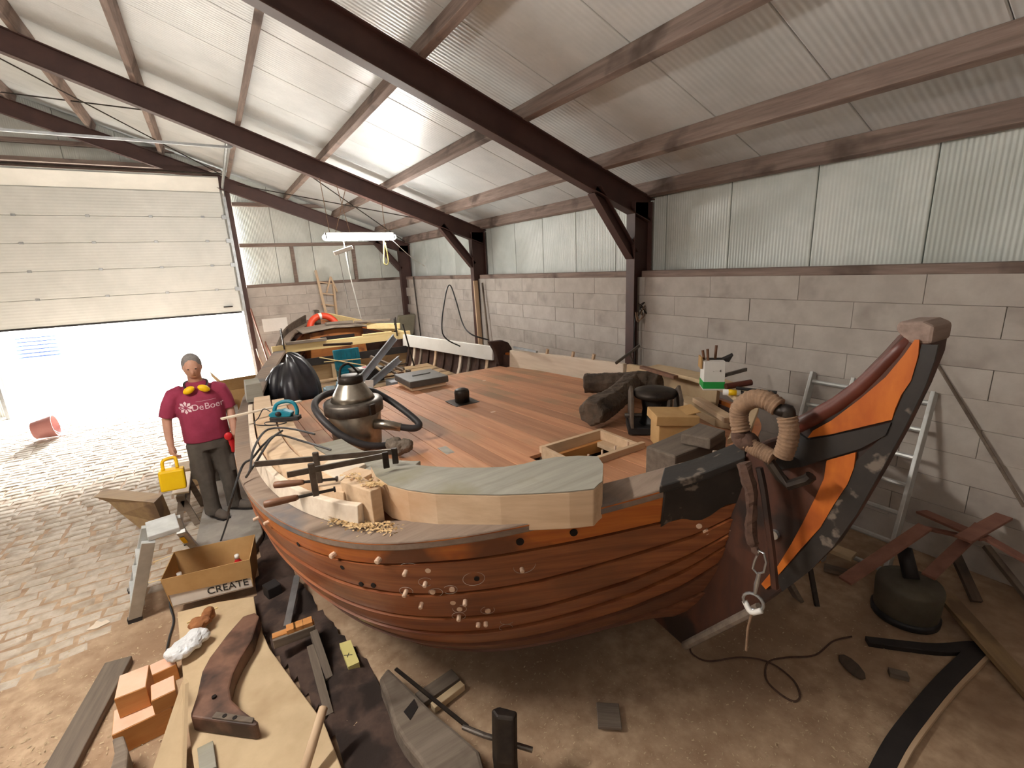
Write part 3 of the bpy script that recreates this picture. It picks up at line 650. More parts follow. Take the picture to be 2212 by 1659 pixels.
# port side: new bulwark timbers
def porttimber(t0, t1, inn, wid, zlo, zhi, m, name, n=16, mtop=None):
    rows = []
    for i in range(n+1):
        t = t0+(t1-t0)*i/n; p = S(t, 1); nn = SN(t, .98); nn.z = 0; nn.normalize(); a = p-nn*inn; b = p-nn*(inn+wid)
        rows.append([V((a.x, a.y, p.z+zlo)), V((a.x, a.y, p.z+zhi))+nn*(-.015), V((b.x, b.y, p.z+zhi)), V((b.x, b.y, p.z+zlo))])
    mb = MB(); mb.rings(rows); return mb.build(name, m, boat, bevel=.005)
porttimber(.425, .79, .08, .055, .012, .13, 'pale', 'bulwark_plank', 34)
porttimber(.455, .80, .136, .166, .012, .165, 'fresh', 'bulwark_timber', 26)
porttimber(.46, .78, .30, .13, .012, .175, 'fresh', 'bulwark_timber', 26)
porttimber(.415, .62, .44, .22, -.06, .15, 'fresh_grey', 'bulwark_timber', 18)
# curved grown timber over the bow, with its grey top
top = [(838, 1047), (880, 1058), (940, 1066), (1010, 1068), (1080, 1069), (1160, 1066), (1230, 1062), (1283, 1056), (1293, 1046), (1301, 1040), (1303, 1003), (1291, 986), (1250, 985), (1200, 988), (1160, 995), (1130, 1003), (1090, 1009), (1030, 1011), (975, 1010), (930, 1008), (880, 1002), (845, 992), (822, 992), (800, 1005), (812, 1028)]
ztop = lambda p: 1.555 if p[0] < 900 else 1.555+(p[0]-900)/400*.055
P = [fl(p[0], p[1], ztop(p)) for p in top]
gb = MB().prism([p+V((0, 0, -.20)) for p in P], (0, 0, .197)).build('grown_timber', 'fresh', boat, bevel=.006, xdir=(.85, -.53, 0))
MB().prism([p+V((0, 0, -.003)) for p in P], (0, 0, .005)).build('grey_face', 'fresh_grey', gb)
Q = [fl(*p, 1.545) for p in ((737, 1036), (756, 1022), (823, 1052), (803, 1058))]
Q = [fl(735, 1040, 1.545), fl(762, 1018, 1.545), fl(823, 1052, 1.545), fl(800, 1062, 1.545)]
MB().prism([p+V((0, 0, -.22)) for p in Q], (0, 0, .22)).build('scarf_block', 'fresh', boat, bevel=.004)
MB().prism([fl(*p, 1.485)+V((0, 0, -.16)) for p in ((690, 1010), (735, 1038), (762, 1016), (790, 1002), (760, 985), (720, 985))], (0, 0, .16)).build('scarf_block', 'pale', boat, bevel=.004)

# blocks carrying the boat
for i, (x, y, sx, sy) in enumerate(((1.75, 2.55, .55, .3), (2.1, 5.2, .6, .35), (2.1, 8.2, .6, .35), (1.0, 3.6, .3, .3), (3.2, 3.6, .3, .3))):
    tt = thing('keel_block', ('dark timber baulks stacked under the bow of the boat', 'dark timber baulks stacked under the middle of the boat', 'dark timber baulks stacked under the after part of the boat', 'dark baulks under the bilge beside the work boards', 'dark baulks under the bilge beside the long wall')[i], 'blocks', (x, y, 0))
    for q in range(3): MB().bb(x-sx/2, x+sx/2, y-sy/2, y+sy/2, q*.1105+.0005, q*.1105+.110).build('baulk', 'darktimber', tt, bevel=.006)

# ================================================================ things on the boat
def solo(mb, name, m, label, cat, **k): return mb.build(name, m, label=label, cat=cat, **k)
def deckM(rz=0): return axes((math.cos(rz), math.sin(rz), -.05*math.sin(rz)))
# grey hatch lid
hb = dk(911, 833); hb.z = dz(hb.y)+.017
hh = thing('hatch_box', 'flat grey hatch lid on a low wooden frame on the deck', 'hatch', hb)
MB().box(hb+V((0, 0, .025)), (.50, .58, .05), deckM()).build('frame', 'fresh', hh, bevel=.004)
MB().box(hb+V((0, 0, .095)), (.56, .64, .09), deckM()).build('lid', 'greyplastic', hh, bevel=.01)
MB().tube([hb+V((-.13, -.02, .150)), hb+V((.15, .02, .148))], .009, 6).build('bar_handle', 'metal', hh)
# vacuum cleaner
vc = dk(776, 963); vc.z = dz(vc.y)+.012
va = thing('drum_vacuum', 'dented steel drum vacuum cleaner with black hose standing on the deck', 'vacuum', vc)
MB().lathe([(.195, .0), (.20, .015), (.222, .33), (.218, .335)], vc, 32).build('drum', 'stainless', va, smooth=True)
bd = MB().lathe([(.235, .31), (.245, .315), (.247, .40), (.235, .415), (.20, .42)], vc, 32).build('rim_band', 'steel', va, smooth=True)
for a in (-1.2, .4, 2.2):
    q = vc+V((math.cos(a)*.252, math.sin(a)*.252, .36)); MB().box(q, (.03, .05, .09), Matrix.Rotation(a, 3, 'Z')).build('clip', 'darksteel', bd, bevel=.005)
MB().lathe([(.185, .415), (.165, .46), (.105, .56), (.10, .57)], vc, 32).build('motor_cone', 'stainless', va, smooth=True)
MB().lathe([(.098, .565), (.104, .57), (.104, .62), (.09, .63), (0, .632)], vc, 28).build('motor_cap', 'darksteel', va, smooth=True)
MB().tube(spline([vc+V((-.09, -.02, .60)), vc+V((-.07, -.01, .70)), vc+V((.0, 0, .73)), vc+V((.06, .01, .66)), vc+V((.085, .02, .62))], 5), .01, 6).build('carry_handle', 'darksteel', va)
MB().tube([vc+V((.12, -.17, .21)), vc+V((.20, -.23, .20)), vc+V((.30, -.29, .17))], [.045, .042, .036], 12).build('inlet_pipe', 'stainless', va, smooth=True)
hz = [vc+V(p) for p in ((.28, -.28, .18), (.40, -.33, .15), (.46, -.30, .17), (.40, -.16, .26), (.30, .04, .36), (.20, .20, .42), (.02, .29, .44), (-.18, .24, .44), (-.30, .06, .42), (-.30, -.12, .35), (-.20, -.26, .22), (-.06, -.32, .12), (.08, -.34, .07), (.2, -.33, .06))]
MB().tube(spline(hz, 6), .03, 10).build('hose', 'hosef', va, smooth=True)
MB().tube(spline([vc+V((.16, .14, .43)), vc+V((.20, .30, .30)), vc+V((.28, .5, .2)), vc+V((.33, .75, .02))], 6), .006, 5).build('power_cord', 'rubber', va)
# power planer with its cord
pc = fl(618, 908, 1.462); PM = Matrix.Rotation(-.55, 3, 'Z')
pn = thing('power_planer', 'teal hand-held power planer with black base and cord on the new rail timber', 'planer', pc)
def L_(p, q): return pc+PM @ V(q)
MB().box(L_(0, (0, 0, .03)), (.34, .10, .05), PM).build('base', 'rubber', pn, bevel=.006)
MB().prism([L_(0, (x, -.05, z)) for x, z in ((-.16, .055), (.08, .055), (.1, .10), (.0, .14), (-.12, .13), (-.18, .09))], PM @ V((0, .10, 0))).build('body', 'teal', pn, bevel=.012)
MB().tube(spline([L_(0, p) for p in ((-.12, 0, .12), (-.08, 0, .20), (.03, 0, .235), (.12, 0, .21), (.15, 0, .13), (.14, 0, .07))], 5), .022, 8).build('handle', 'teal', pn, smooth=True)
MB().ell(L_(0, (-.05, -.06, .10)), (.035, .02, .03)).build('knob', 'rubber', pn, smooth=True)
pts = [L_(0, (-.17, 0, .12)), L_(0, (-.27, .05, .14)), L_(0, (-.32, .0, .05)), L_(0, (-.30, -.15, .03)), L_(0, (-.18, -.24, .03)), L_(0, (.0, -.26, .03)), L_(0, (.1, -.2, .035)), L_(0, (.0, -.14, .03)), L_(0, (-.14, -.18, .045)), L_(0, (-.08, -.3, .05)), L_(0, (.06, -.3, .045))]
MB().tube(spline(pts, 6), .006, 6).build('cord', 'rubber', pn); pn.scale = (.72, .72, .72)
# cable bundle over the port rail down to the floor
def cable(name, pts, r, m, label, n=7): solo(MB().tube(spline(pts, n), r, 6), name, m, label, 'cable')
cable('extension_cable', [fl(715, 972, 1.50), fl(660, 955, 1.54), fl(600, 940, 1.52), fl(570, 960, 1.51), fl(545, 990, 1.47), fl(522, 1010, 1.40), V((-.14, 3.5, 1.15)), V((-.20, 4.6, .6)), fl(478, 1165, .12), fl(468, 1185, .115), V((-.42, 4.95, .02)), V((-.72, 4.62, .02)), fl(375, 1340, .012), fl(365, 1380, .012), fl(355, 1430, .012)], .008, 'rubber', 'black cable hung over the side of the boat down to the boards')
cable('extension_cable', [fl(680, 938, 1.52), fl(620, 925, 1.55), fl(575, 930, 1.55), fl(548, 970, 1.53), fl(540, 1015, 1.47), fl(532, 1030, 1.42), fl(552, 1000, 1.54), fl(584, 950, 1.57), fl(610, 930, 1.56)], .008, 'rubber', 'black cable looped over the new light wood of the rail')
# thin strip of wood across the rail
solo(MB().beam(fl(478, 905, 1.53), fl(650, 866, 1.52), .045, .012), 'wood_strip', 'pale', 'thin pale strip of wood lying across the boat rail', 'wood strip', xdir=(.85, -.5, 0))
# bar clamps
def clamp(a, b, arm, label):
    a, b = V(a), V(b); d = (b-a).normalized(); t = thing('bar_clamp', label, 'clamp', a)
    MB().beam(a, b, .012, .032).build('bar', 'steel', t, bevel=.002)
    q = a+d*arm; nrm2 = V((0, 0, 1))
    MB().beam(q+V((0, 0, .04)), q+V((0, 0, -.15)), .02, .034, d).build('sliding_arm', 'steel', t, bevel=.006)
    s0 = q+V((0, 0, -.135)); MB().tube([s0-d*.09, s0+d*.09], .009, 8).build('screw', 'darksteel', t)
    MB().tube([s0-d*.25, s0-d*.245, s0-d*.2, s0-d*.1, s0-d*.085], [.012, .019, .021, .017, .012], 10).build('grip', 'handlewood', t, smooth=True)
    MB().tube([s0+d*.09, s0+d*.10], .016, 10).build('swivel_pad', 'darksteel', t)
    MB().beam(b+V((0, 0, .02)), b+V((0, 0, -.075)), .02, .034, d).build('fixed_jaw', 'darksteel', t, bevel=.004)
clamp(fl(550, 1003, 1.65), fl(852, 975, 1.65), .33, 'steel bar clamp with wooden grip reaching farther out over the rail')
clamp(fl(620, 1026, 1.66), fl(832, 984, 1.66), .12, 'steel bar clamp with wooden grip set closer to the sawn block')
# paper scrap and crumpled cloth by the vacuum
cr = MB()
c0 = dk(852, 985); rr = random.Random(5)
for k in range(4):
    c = c0+V((rr.uniform(-.09, .09), rr.uniform(-.07, .07), .085)); cr.ell(c, (rr.uniform(.05, .08), rr.uniform(.04, .07), .06), 9, 6, Matrix.Rotation(rr.uniform(0, 3), 3, 'Z'))
o = solo(cr, 'crumpled_cloth', 'oldgrey', 'crumpled grey cloth beside the drum vacuum', 'cloth', mods=[('REMESH', dict(mode='VOXEL', voxel_size=.012)), ('DISPLACE', dict(strength=.05, texture=None))])
tx = bpy.data.textures.new('crumple', 'CLOUDS'); tx.noise_scale = .06; o.modifiers[-1].texture = tx
# sawdust heaps
def heap(pts, zf, name, label, m='sawdust', n=260, seed=1, sz=.008, spread=.05, parent=None):
    r = random.Random(seed); mb = MB()
    for k in range(n):
        i = r.randrange(len(pts)-1); a, b = V(pts[i]), V(pts[i+1]); p = a.lerp(b, r.random())+V((r.gauss(0, spread), r.gauss(0, spread), 0)); p.z = zf(p)+sz*.3*r.random()
        M = Matrix.Rotation(r.uniform(0, 6.3), 3, 'Z') @ Matrix.Rotation(r.uniform(-.5, .5), 3, 'X'); s_ = sz*r.uniform(.5, 1.6)
        mb.add([p+M @ V(q) for q in ((-s_, -s_*.4, 0), (s_, -s_*.4, 0), (s_*.7, s_*.4, s_*.4), (-s_*.8, s_*.4, s_*.5))], [(0, 1, 2, 3)])
    return mb.build(name, m, parent, label=label, cat='sawdust' if not parent else None, kind='stuff')
heap([S(t, 1)+V((.06, .06, 0)) for t in (.37, .40, .42, .44, .46)], lambda p: S(.41, 1).z+.02, 'sawdust_heap', 'heap of sawdust on the grey rail below the sawn block', n=500, seed=2, spread=.025)
heap([fl(750, 1025, 1.55), fl(800, 1045, 1.55), fl(820, 1050, 1.55)], lambda p: 1.549, 'sawdust_pile', 'sawdust crumbs on top of the sawn block', n=160, seed=3, spread=.02)
# black tarpaulin bundle
tp = MB(); tc_ = V((.74, 7.14, .90)); rings_ = []
for iv in range(15):
    v = iv/14; hh_ = .62*(math.cos(v*1.45)**.8 if v < .99 else .1); row = []
    for j in range(72):
        a = 2*math.pi*j/72; f = math.sin(7*a+1.7*math.sin(2*a)+v*1.3)+.5*math.sin(15*a+2*math.sin(3*a)-v*2)
        rr_ = (.03+.40*math.sin(min(v*1.5, 1.45))**.9)*(1+.09*f*v*1.5)+.05*math.sin(3*a+1)*v
        row.append(tc_+V((rr_*math.cos(a)*.80, rr_*math.sin(a)*1.1, hh_+.03*f*(1-v)+.10*math.sin(a*1.0+2.2)*(1-v)+.02*math.sin(5*a+v*6))))
    rings_.append(row)
tp.rings(rings_[::-1], cap=True)
o = solo(tp, 'black_tarpaulin', 'tarp', 'bundle of black plastic tarpaulin draped on the port rail', 'tarpaulin', smooth=True)
tx2 = bpy.data.textures.new('folds', 'CLOUDS'); tx2.noise_scale = .30
# beside the rail: wooden riser
solo(MB().prism([(.14, 5.95, 1.292), (.32, 5.95, 1.292), (.31, 5.95, 1.50), (.16, 5.95, 1.50)], (0, .35, 0)), 'rail_riser', 'fresh_grey', 'grey wooden riser block standing on the rail by the tarpaulin', 'block', bevel=.006)
# the hold: things lie on a rough staging of boards
sg = thing('staging', 'rough board staging inside the open hold', 'staging', (2.1, 7.7, .59))
for k in range(5): MB().bb(1.05, 3.35, 6.95+k*.32, 7.24+k*.32, .87, .90).build('board', 'ply', sg, xdir=(1, 0, 0), bevel=.004)
for x in (1.2, 3.15): MB().bb(x-.04, x+.04, 6.95, 8.55, .592, .869).build('bearer', 'oldgrey', sg)
ZH = .901
def at(px, py, y): return pl(px, py, 1, y)
p = at(757, 790, 8.2); tbx = thing('tool_case', 'open teal plastic tool case on the hold staging', 'case', (p.x, 8.2, ZH))
MB().bb(p.x-.22, p.x+.22, 8.0, 8.32, ZH, ZH+.02).build('bottom', 'teal', tbx)
for a in ((p.x-.22, p.x-.205, 8.0, 8.32), (p.x+.205, p.x+.22, 8.0, 8.32), (p.x-.22, p.x+.22, 8.0, 8.015), (p.x-.22, p.x+.22, 8.305, 8.32)): MB().bb(a[0], a[1], a[2], a[3], ZH, ZH+.17).build('side', 'teal', tbx)
MB().box((p.x+.0, 8.38, ZH+.33), (.44, .05, .34), Matrix.Rotation(-.15, 3, 'X')).build('lid', 'teal', tbx, bevel=.012)
for k in range(5): MB().box((p.x-.16+k*.08, 8.345, ZH+.34), (.02, .03, .26), Matrix.Rotation(-.15, 3, 'X')).build('lid_rib', 'teal', tbx)
p = at(772, 830, 7.6); p.x += .22; kc = thing('machine_case', 'black machine case with a red and white sticker in the hold', 'case', (p.x, 7.8, ZH))
MB().bb(p.x-.25, p.x+.25, 7.66, 7.96, ZH, ZH+.2).build('body', 'dark', kc, bevel=.015)
MB().bb(p.x-.26, p.x+.26, 7.65, 7.97, ZH+.2, ZH+.235).build('lid', 'greyplastic', kc, bevel=.012)
MB().bb(p.x-.12, p.x+.10, 7.72, 7.90, ZH+.235, ZH+.238).build('sticker', 'white', kc)
MB().box((p.x-.01, 7.81, ZH+.24), (.08, .08, .004), Matrix.Rotation(.78, 3, 'Z')).build('sticker_mark', 'red', kc)
p = at(815, 832, 7.12); gc = thing('flat_case', 'flat grey tool case beside the deck edge', 'case', (p.x, 7.1, ZH))
p.x += .44; MB().bb(p.x-.30, p.x+.30, 6.85, 7.14, ZH, ZH+.13).build('body', 'casegrey', gc, bevel=.012)
MB().bb(p.x-.30, p.x+.30, 6.845, 6.86, ZH+.07, ZH+.085).build('seam', 'dark', gc)
for i, (px, py, w, h, rz, lab) in enumerate(((742, 842, .24, .20, .3, 'pale blue and white carton tipped in the hold'), (708, 852, .12, .17, .1, 'small pale blue carton beside the larger blue one'), (790, 836, .12, .16, .1, 'white open paper carton in front of the grey case'))):
    q = at(px, py, 6.95); b_ = thing('carton', lab, 'carton', (q.x, 6.85, ZH)); M = Matrix.Rotation(rz, 3, 'Y')
    MB().box((q.x, 6.85, ZH+h*.5+.03), (w, .2, h), M).build('body', 'paleblue' if i < 2 else 'white', b_, bevel=.006)
    MB().box(V((q.x, 6.76, ZH+h*.5+.03))+M @ V((0, 0, h*.55)), (w, .01, .09), M).build('flap', 'paleblue' if i < 2 else 'white', b_)
p = at(855, 835, 7.3); solo(MB().tube(spline([(p.x+.30, 7.2, ZH+.04), (p.x+.40, 7.22, ZH+.07), (p.x+.5, 7.24, ZH+.08), (p.x+.58, 7.24, ZH+.04)], 5), [.03]*16, 8), 'teal_drill', 'teal', 'teal power tool lying at the hold edge', 'tool', smooth=True)
# steel channels standing up in the hold
for a, b, l in ((at(852, 728, 7.6), at(762, 868, 6.95), 'tall steel channel leaning up out of the hold'), (at(862, 775, 7.5), at(790, 862, 6.95), 'shorter steel channel leaning beside the tall one')):
    a.z = max(a.z, .9); b = V((b.x, 7.0, ZH+.065)); mb = MB(); d = (b-a)
    mb.beam(a, b, .10, .008, (0, 1, 0)); M = axes(d, (0, 1, 0))
    for s_ in (-1, 1): mb.beam(a+M.col[1]*s_*.05-M.col[2]*.02, b+M.col[1]*s_*.05-M.col[2]*.02, .006, .045, (0, 1, 0))
    solo(mb, 'steel_channel', 'casegrey', l, 'channel')
# loose sticks and hand tools in the hold
rs = random.Random(21)
for i, (x0, y0, x1, y1, yy, m, w, lab) in enumerate(((690, 772, 790, 790, 8.3, 'pine', .025, 'pale lath lying on the staging behind the channels'), (700, 782, 780, 775, 8.4, 'pine', .02, 'thin pale lath crossing another in the hold'), (800, 770, 870, 800, 8.0, 'oldgrey', .07, 'old grey board leaning over the tools in the hold'), (830, 792, 880, 785, 8.35, 'darksteel', .03, 'black bar lying among the tools in the hold'), (830, 790, 880, 845, 7.5, 'oldgrey', .05, 'grey batten leaning toward the ribs'), (700, 745, 760, 742, 9.2, 'ribdark', .08, 'brown board offcut under the pine crossbeam'), (870, 700, 900, 845, 8.6, 'darksteel', .025, 'dark iron bar leaning against the ribs'), (800, 782, 835, 812, 7.7, 'board', .04, 'light wood batten lying in the tool heap'))):
    a, b = at(x0, y0, yy), at(x1, y1, yy-.3); a.z = max(a.z, ZH+.03); b.z = max(b.z, ZH+.03)
    solo(MB().beam(a, b, w, w*.5), 'loose_batten' if m != 'darksteel' else 'iron_bar', m, lab, 'batten' if m != 'darksteel' else 'bar', xdir=b-a)
for i, (x, y) in enumerate(((800, 795), (825, 783), (845, 800), (812, 808))):
    q = V((2.35+.3*(i % 2), 7.75+.16*i, ZH))
    t = thing('hand_tool', ('chisel with wooden handle on the staging', 'hammer lying on the staging', 'rasp with wooden handle on the staging', 'mallet lying on the staging')[i], 'tool', q)
    M = Matrix.Rotation(.12, 3, 'Z'); MB().tube([q+M @ V((-.12, 0, .03)), q+M @ V((0, 0, .03))], .016, 8).build('handle', 'handlewood', t)
    MB().box(q+M @ V((.09, 0, .03)), (.18, .025, .03) if i in (0, 2) else (.05, .12, .05), M).build('head', 'steel', t, bevel=.004)
# crossbeam clamps
for i, (x, s_) in enumerate(((.98, 1), (3.14, 1))):
    t = thing('screw_clamp', ('dark screw clamp on the port end of the pine crossbeam', 'dark screw clamp on the starboard end of the pine crossbeam')[i], 'clamp', (x, 9.53, 1.1))
    MB().bb(x-.01, x+.01, 9.52, 9.55, 1.36, 1.75).build('bar', 'darksteel', t); MB().bb(x-.012, x+.012, 9.52, 9.68, 1.435, 1.46).build('jaw', 'darksteel', t)
    MB().tube([(x, 9.6, 1.46), (x, 9.6, 1.6)], .008, 6).build('screw', 'steel', t); MB().tube([(x, 9.6, 1.58), (x, 9.6, 1.72)], .018, 8).build('grip', 'dark', t)
solo(MB().beam((1.03, 9.6, 1.457), (1.75, 9.6, 1.457), .1, .05), 'old_batten', 'oldgrey', 'old grey batten lying on the port end of the crossbeam', 'batten', xdir=(1, 0, 0))
solo(MB().beam((2.45, 9.62, 1.447), (3.05, 9.62, 1.447), .08, .03), 'pine_strip', 'pine', 'short pine strip lying on the starboard end of the crossbeam', 'batten', xdir=(1, 0, 0))
# old timbers on the cabin and the lifebuoy
lb = V((2.10, 11.62, 1.46)); lbt = thing('lifebuoy', 'orange lifebuoy with white bands leaning behind the after cabin', 'lifebuoy', (2.10, 11.62, 1.1))
LM = Matrix.Rotation(1.25, 3, 'X')
for k in range(8):
    a0 = k*math.pi/4+.12; m = 'white' if k % 2 else 'lifebuoy_orange'; w = .2 if k % 2 else .585
    a0 = (k//2)*math.pi/2+(0 if k % 2 else .2); n = 5 if k % 2 else 12; ang = .2 if k % 2 else math.pi/2-.2
    MB().tube([lb+LM @ V((math.cos(a0+ang*j/n)*.30, math.sin(a0+ang*j/n)*.30, 0)) for j in range(n+1)], .075 if m != 'white' else .078, 12).build('ring_segment' if k % 2 == 0 else 'band', m, lbt, smooth=True)
for i, (a, b, w, m, l) in enumerate((((2.5, 10.35, 1.66), (3.2, 10.05, 1.66), .07, 'oldgrey', 'old grey spar lying over the cabin corner'), ((2.6, 10.6, 1.62), (3.1, 10.3, 1.56), .05, 'ribdark', 'dark brown spar lying across the cabin top'), ((2.0, 10.8, 1.64), (2.6, 10.9, 1.62), .09, 'oldgrey', 'weathered board lying under the lifebuoy'))):
    solo(MB().beam(a, b, w, w*.6), 'old_spar', m, l, 'spar', xdir=V(b)-V(a), bevel=.006)
# dark timber knee on the foredeck
kn = MB()
A, B_, C_ = dk(1262, 838, .10), dk(1400, 832, .12), dk(1425, 838, .10); D_ = dk(1282, 900, .11); E_ = dk(1328, 866, .13)
for p in (A, B_, C_, D_, E_): p.z = dz(p.y)+.155
kn.tube(spline([A, A.lerp(B_, .3), A.lerp(B_, .7), B_, C_], 4), [.115]*5+[.12]*4+[.13]*4+[.10]*4, 7)
kn.tube(spline([B_.lerp(A, .25), E_, D_, D_+(D_-E_)*.12], 4), [.12, .12, .12, .12, .12, .12, .13, .135, .13, .12, .11, .09, .08], 7)
o = solo(kn, 'grown_knee', 'darktimber', 'dark forked knee timber lying on the foredeck', 'timber', mods=[('REMESH', dict(mode='VOXEL', voxel_size=.016)), ('DISPLACE', dict(strength=.025))]); o.modifiers[-1].texture = tx
# windlass
wl = dk(1412, 930); wl.z = dz(wl.y)+.014; wt = thing('anchor_windlass', 'black iron anchor windlass with side plates on the foredeck', 'windlass', wl)
WM = axes((.75, -.66, 0))
def wp_(q): return wl+WM @ V(q)
MB().box(wp_((0, 0, .03)), (.44, .30, .06), WM).build('bed', 'dark', wt, bevel=.006)
MB().lathe([(.12, .06), (.11, .08), (.095, .18), (.11, .27), (.12, .28)], wl, 24).build('drum', 'blackp', wt, smooth=True)
MB().lathe([(.12, .28), (.165, .29), (.18, .315), (.165, .34), (.10, .36), (0, .365)], wl, 28).build('head', 'darksteel', wt, smooth=True)
for s_ in (-1, 1): MB().prism([wp_((s_*.19-.012, y, z)) for y, z in ((-.17, .06), (.17, .06), (.15, .30), (.0, .38), (-.15, .30))], WM @ V((.024, 0, 0))).build('cheek', 'darktimber', wt, bevel=.005)
MB().tube([wp_((-.24, .0, .12)), wp_((.26, 0, .12))], .02, 8).build('shaft', 'steel', wt)
MB().beam(wp_((.1, -.14, .08)), wp_((.1, -.14, .30)), .03, .03).build('pawl', 'steel', wt)
# cardboard box on the foredeck
bx = dk(1450, 962); bx.z = dz(bx.y)+.010; BM = axes((.84, -.54, 0)); cbx = thing('lidded_box', 'brown cardboard box with lid in front of the windlass', 'box', bx)
MB().box(bx+V((0, 0, .10)), (.26, .22, .2), BM).build('body', 'card', cbx, bevel=.004)
MB().box(bx+V((0, 0, .225)), (.31, .26, .07), BM @ Matrix.Rotation(.05, 3, 'Y')).build('lid', 'card', cbx, bevel=.004)
MB().box(bx+BM @ V((.12, .02, .262)), (.12, .2, .006), BM @ Matrix.Rotation(-.2, 3, 'Y')).build('flap', 'card', cbx)
# grey baulks at the stem
q = [dk(*p, .22) for p in ((1395, 965), (1459, 987), (1570, 944), (1505, 918))]
for p in q: p.z = dz(p.y)+.224
solo(MB().prism([p+V((0, 0, -.22)) for p in q], (0, 0, .22)), 'grey_baulk', 'greytimber', 'big square grey timber baulk lying inside the bow', 'timber', xdir=q[2]-q[1], bevel=.012)
q = [dk(*p, .30) for p in ((1470, 935), (1535, 948), (1568, 928), (1510, 912))]
solo(MB().prism([p+V((0, 0, -.072)) for p in q], (0, 0, .07)), 'grey_plank', 'greytimber', 'flat grey plank lying on top of the baulk in the bow', 'plank', xdir=q[2]-q[1], bevel=.01)
# plywood over the starboard foredeck
def keepin(p, m=.20): return V((min(p.x, CX+half(p.y)-m), p.y, p.z))
q = [keepin(dk(*p, .07)) for p in ((1455, 858), (1500, 838), (1580, 842), (1660, 885), (1620, 905), (1545, 905))]
solo(MB().prism([V((p.x, p.y, dz(p.y)+.003)) for p in q], (0, 0, .07)), 'plywood_sheet', 'board', 'dusty tan plywood platform on the starboard foredeck', 'board', bevel=.004)
solo(MB().beam(keepin(dk(1530, 856, .105), .3), keepin(dk(1620, 893, .105), .3), .09, .045), 'short_board', 'fresh', 'short pale board lying on the tan plywood', 'board', xdir=dk(1650, 900, .1)-dk(1530, 850, .1), bevel=.003)
# paint carton with tools
wb = fl(1537, 838, zt(2.9)+.062); wbt = thing('paper_carton', 'white carton with a green band and tools sticking out, on the bow rail', 'carton', wb)
M = axes((.72, -.69, 0))
MB().box(wb+V((0, 0, .125)), (.17, .17, .25), M).build('body', 'white', wbt, bevel=.004)
MB().box(wb+V((0, 0, .045)), (.173, .173, .06), M).build('green_band', 'green', wbt)
MB().box(wb+M @ V((-.10, .02, .23)), (.012, .12, .10), M).build('brown_flap', 'card', wbt)
for i, a in enumerate(((-.06, .02), (-.04, -.02), (.02, .03))): MB().tube([wb+M @ V((a[0], a[1], .2)), wb+M @ V((a[0]*1.4, a[1]*1.4, .33+.02*i))], .012, 6).build('tool_handle', 'handlewood', wbt)
MB().prism([wb+M @ V(p) for p in ((-.05, .0, .25), (.08, .0, .25), (.16, .0, .29), (.13, 0, .23))], M @ V((0, .05, .01))).build('torn_lid', 'dark', wbt)
vs, fs = text_mesh('- ∙ ∙ 4', .03)
MB().add([wb+M @ V((v.x+.02, -.0868-v.z, v.y+.17)) for v in vs], fs).build('print', 'ink', wbt)
tq = fl(1585, 848, zt(2.7)+.085); TM = axes((.62, -.78, 0)); tt = thing('sealant_tube', 'white and yellow sealant tube lying on the bow rail', 'tube', tq)
MB().tube([tq-TM.col[0]*.08, tq+TM.col[0]*.05], .024, 12).build('barrel', 'white', tt, smooth=True); MB().tube([tq-TM.col[0]*.04, tq+TM.col[0]*.02], .0248, 12).build('label_band', 'yellow', tt, smooth=True); MB().tube([tq+TM.col[0]*.05, tq+TM.col[0]*.09], [.02, .008], 10).build('cap', 'dark', tt, smooth=True)
gq = fl(1590, 838, zt(2.7)+.105); gt = thing('caulking_mallet', 'dark red mallet with black handle behind the sealant tube', 'mallet', gq)
MB().tube([gq+V((-.02, .08, 0)), gq+V((.18, -.02, .02))], .026, 10).build('head', 'redbrown', gt); MB().tube([gq, gq+V((.16, -.25, -.02))], .013, 8).build('handle', 'rubber', gt)
solo(MB().beam(fl(1560, 812, 1.5), fl(1612, 798, 1.5), .02, .035), 'flat_bar', 'steel', 'steel flat bar sticking out past the white carton', 'bar')
solo(MB().beam(fl(1386, 793, 1.535), fl(1460, 815, 1.545), .05, .03), 'rail_clamp_bar', 'handlewood', 'brown wooden clamp bar lying on the starboard rail', 'clamp')
ic = fl(1330, 785, 1.46); t = thing('iron_clamp', 'iron clamp standing on the starboard rail beside the post', 'clamp', ic)
MB().beam(ic, ic+V((.35, -.05, .18)), .02, .03).build('bar', 'steel', t); MB().beam(ic+V((.2, -.03, .1)), ic+V((.27, -.03, -.03)), .02, .02).build('leg', 'steel', t)
solo(MB().beam(fl(1110, 750, 1.38), fl(1160, 760, 1.40), .03, .03), 'chain_end', 'metal', 'short metal bar lying on top of the pale bulwark plank', 'bar')
# iron holder and cable by the old frame
cable('stiff_cable', [V((3.64, 7.6, 1.3)), pl(956, 720, 1, 7.6), pl(962, 640, 1, 7.7), pl(972, 616, 1, 7.8), pl(985, 650, 1, 7.6), pl(1000, 700, 1, 7.3), pl(1018, 722, 1, 6.9), V((fx-.25, 6.75, 1.49))], .012, 'rubber', 'black cable arching up above the hold beside the wall')
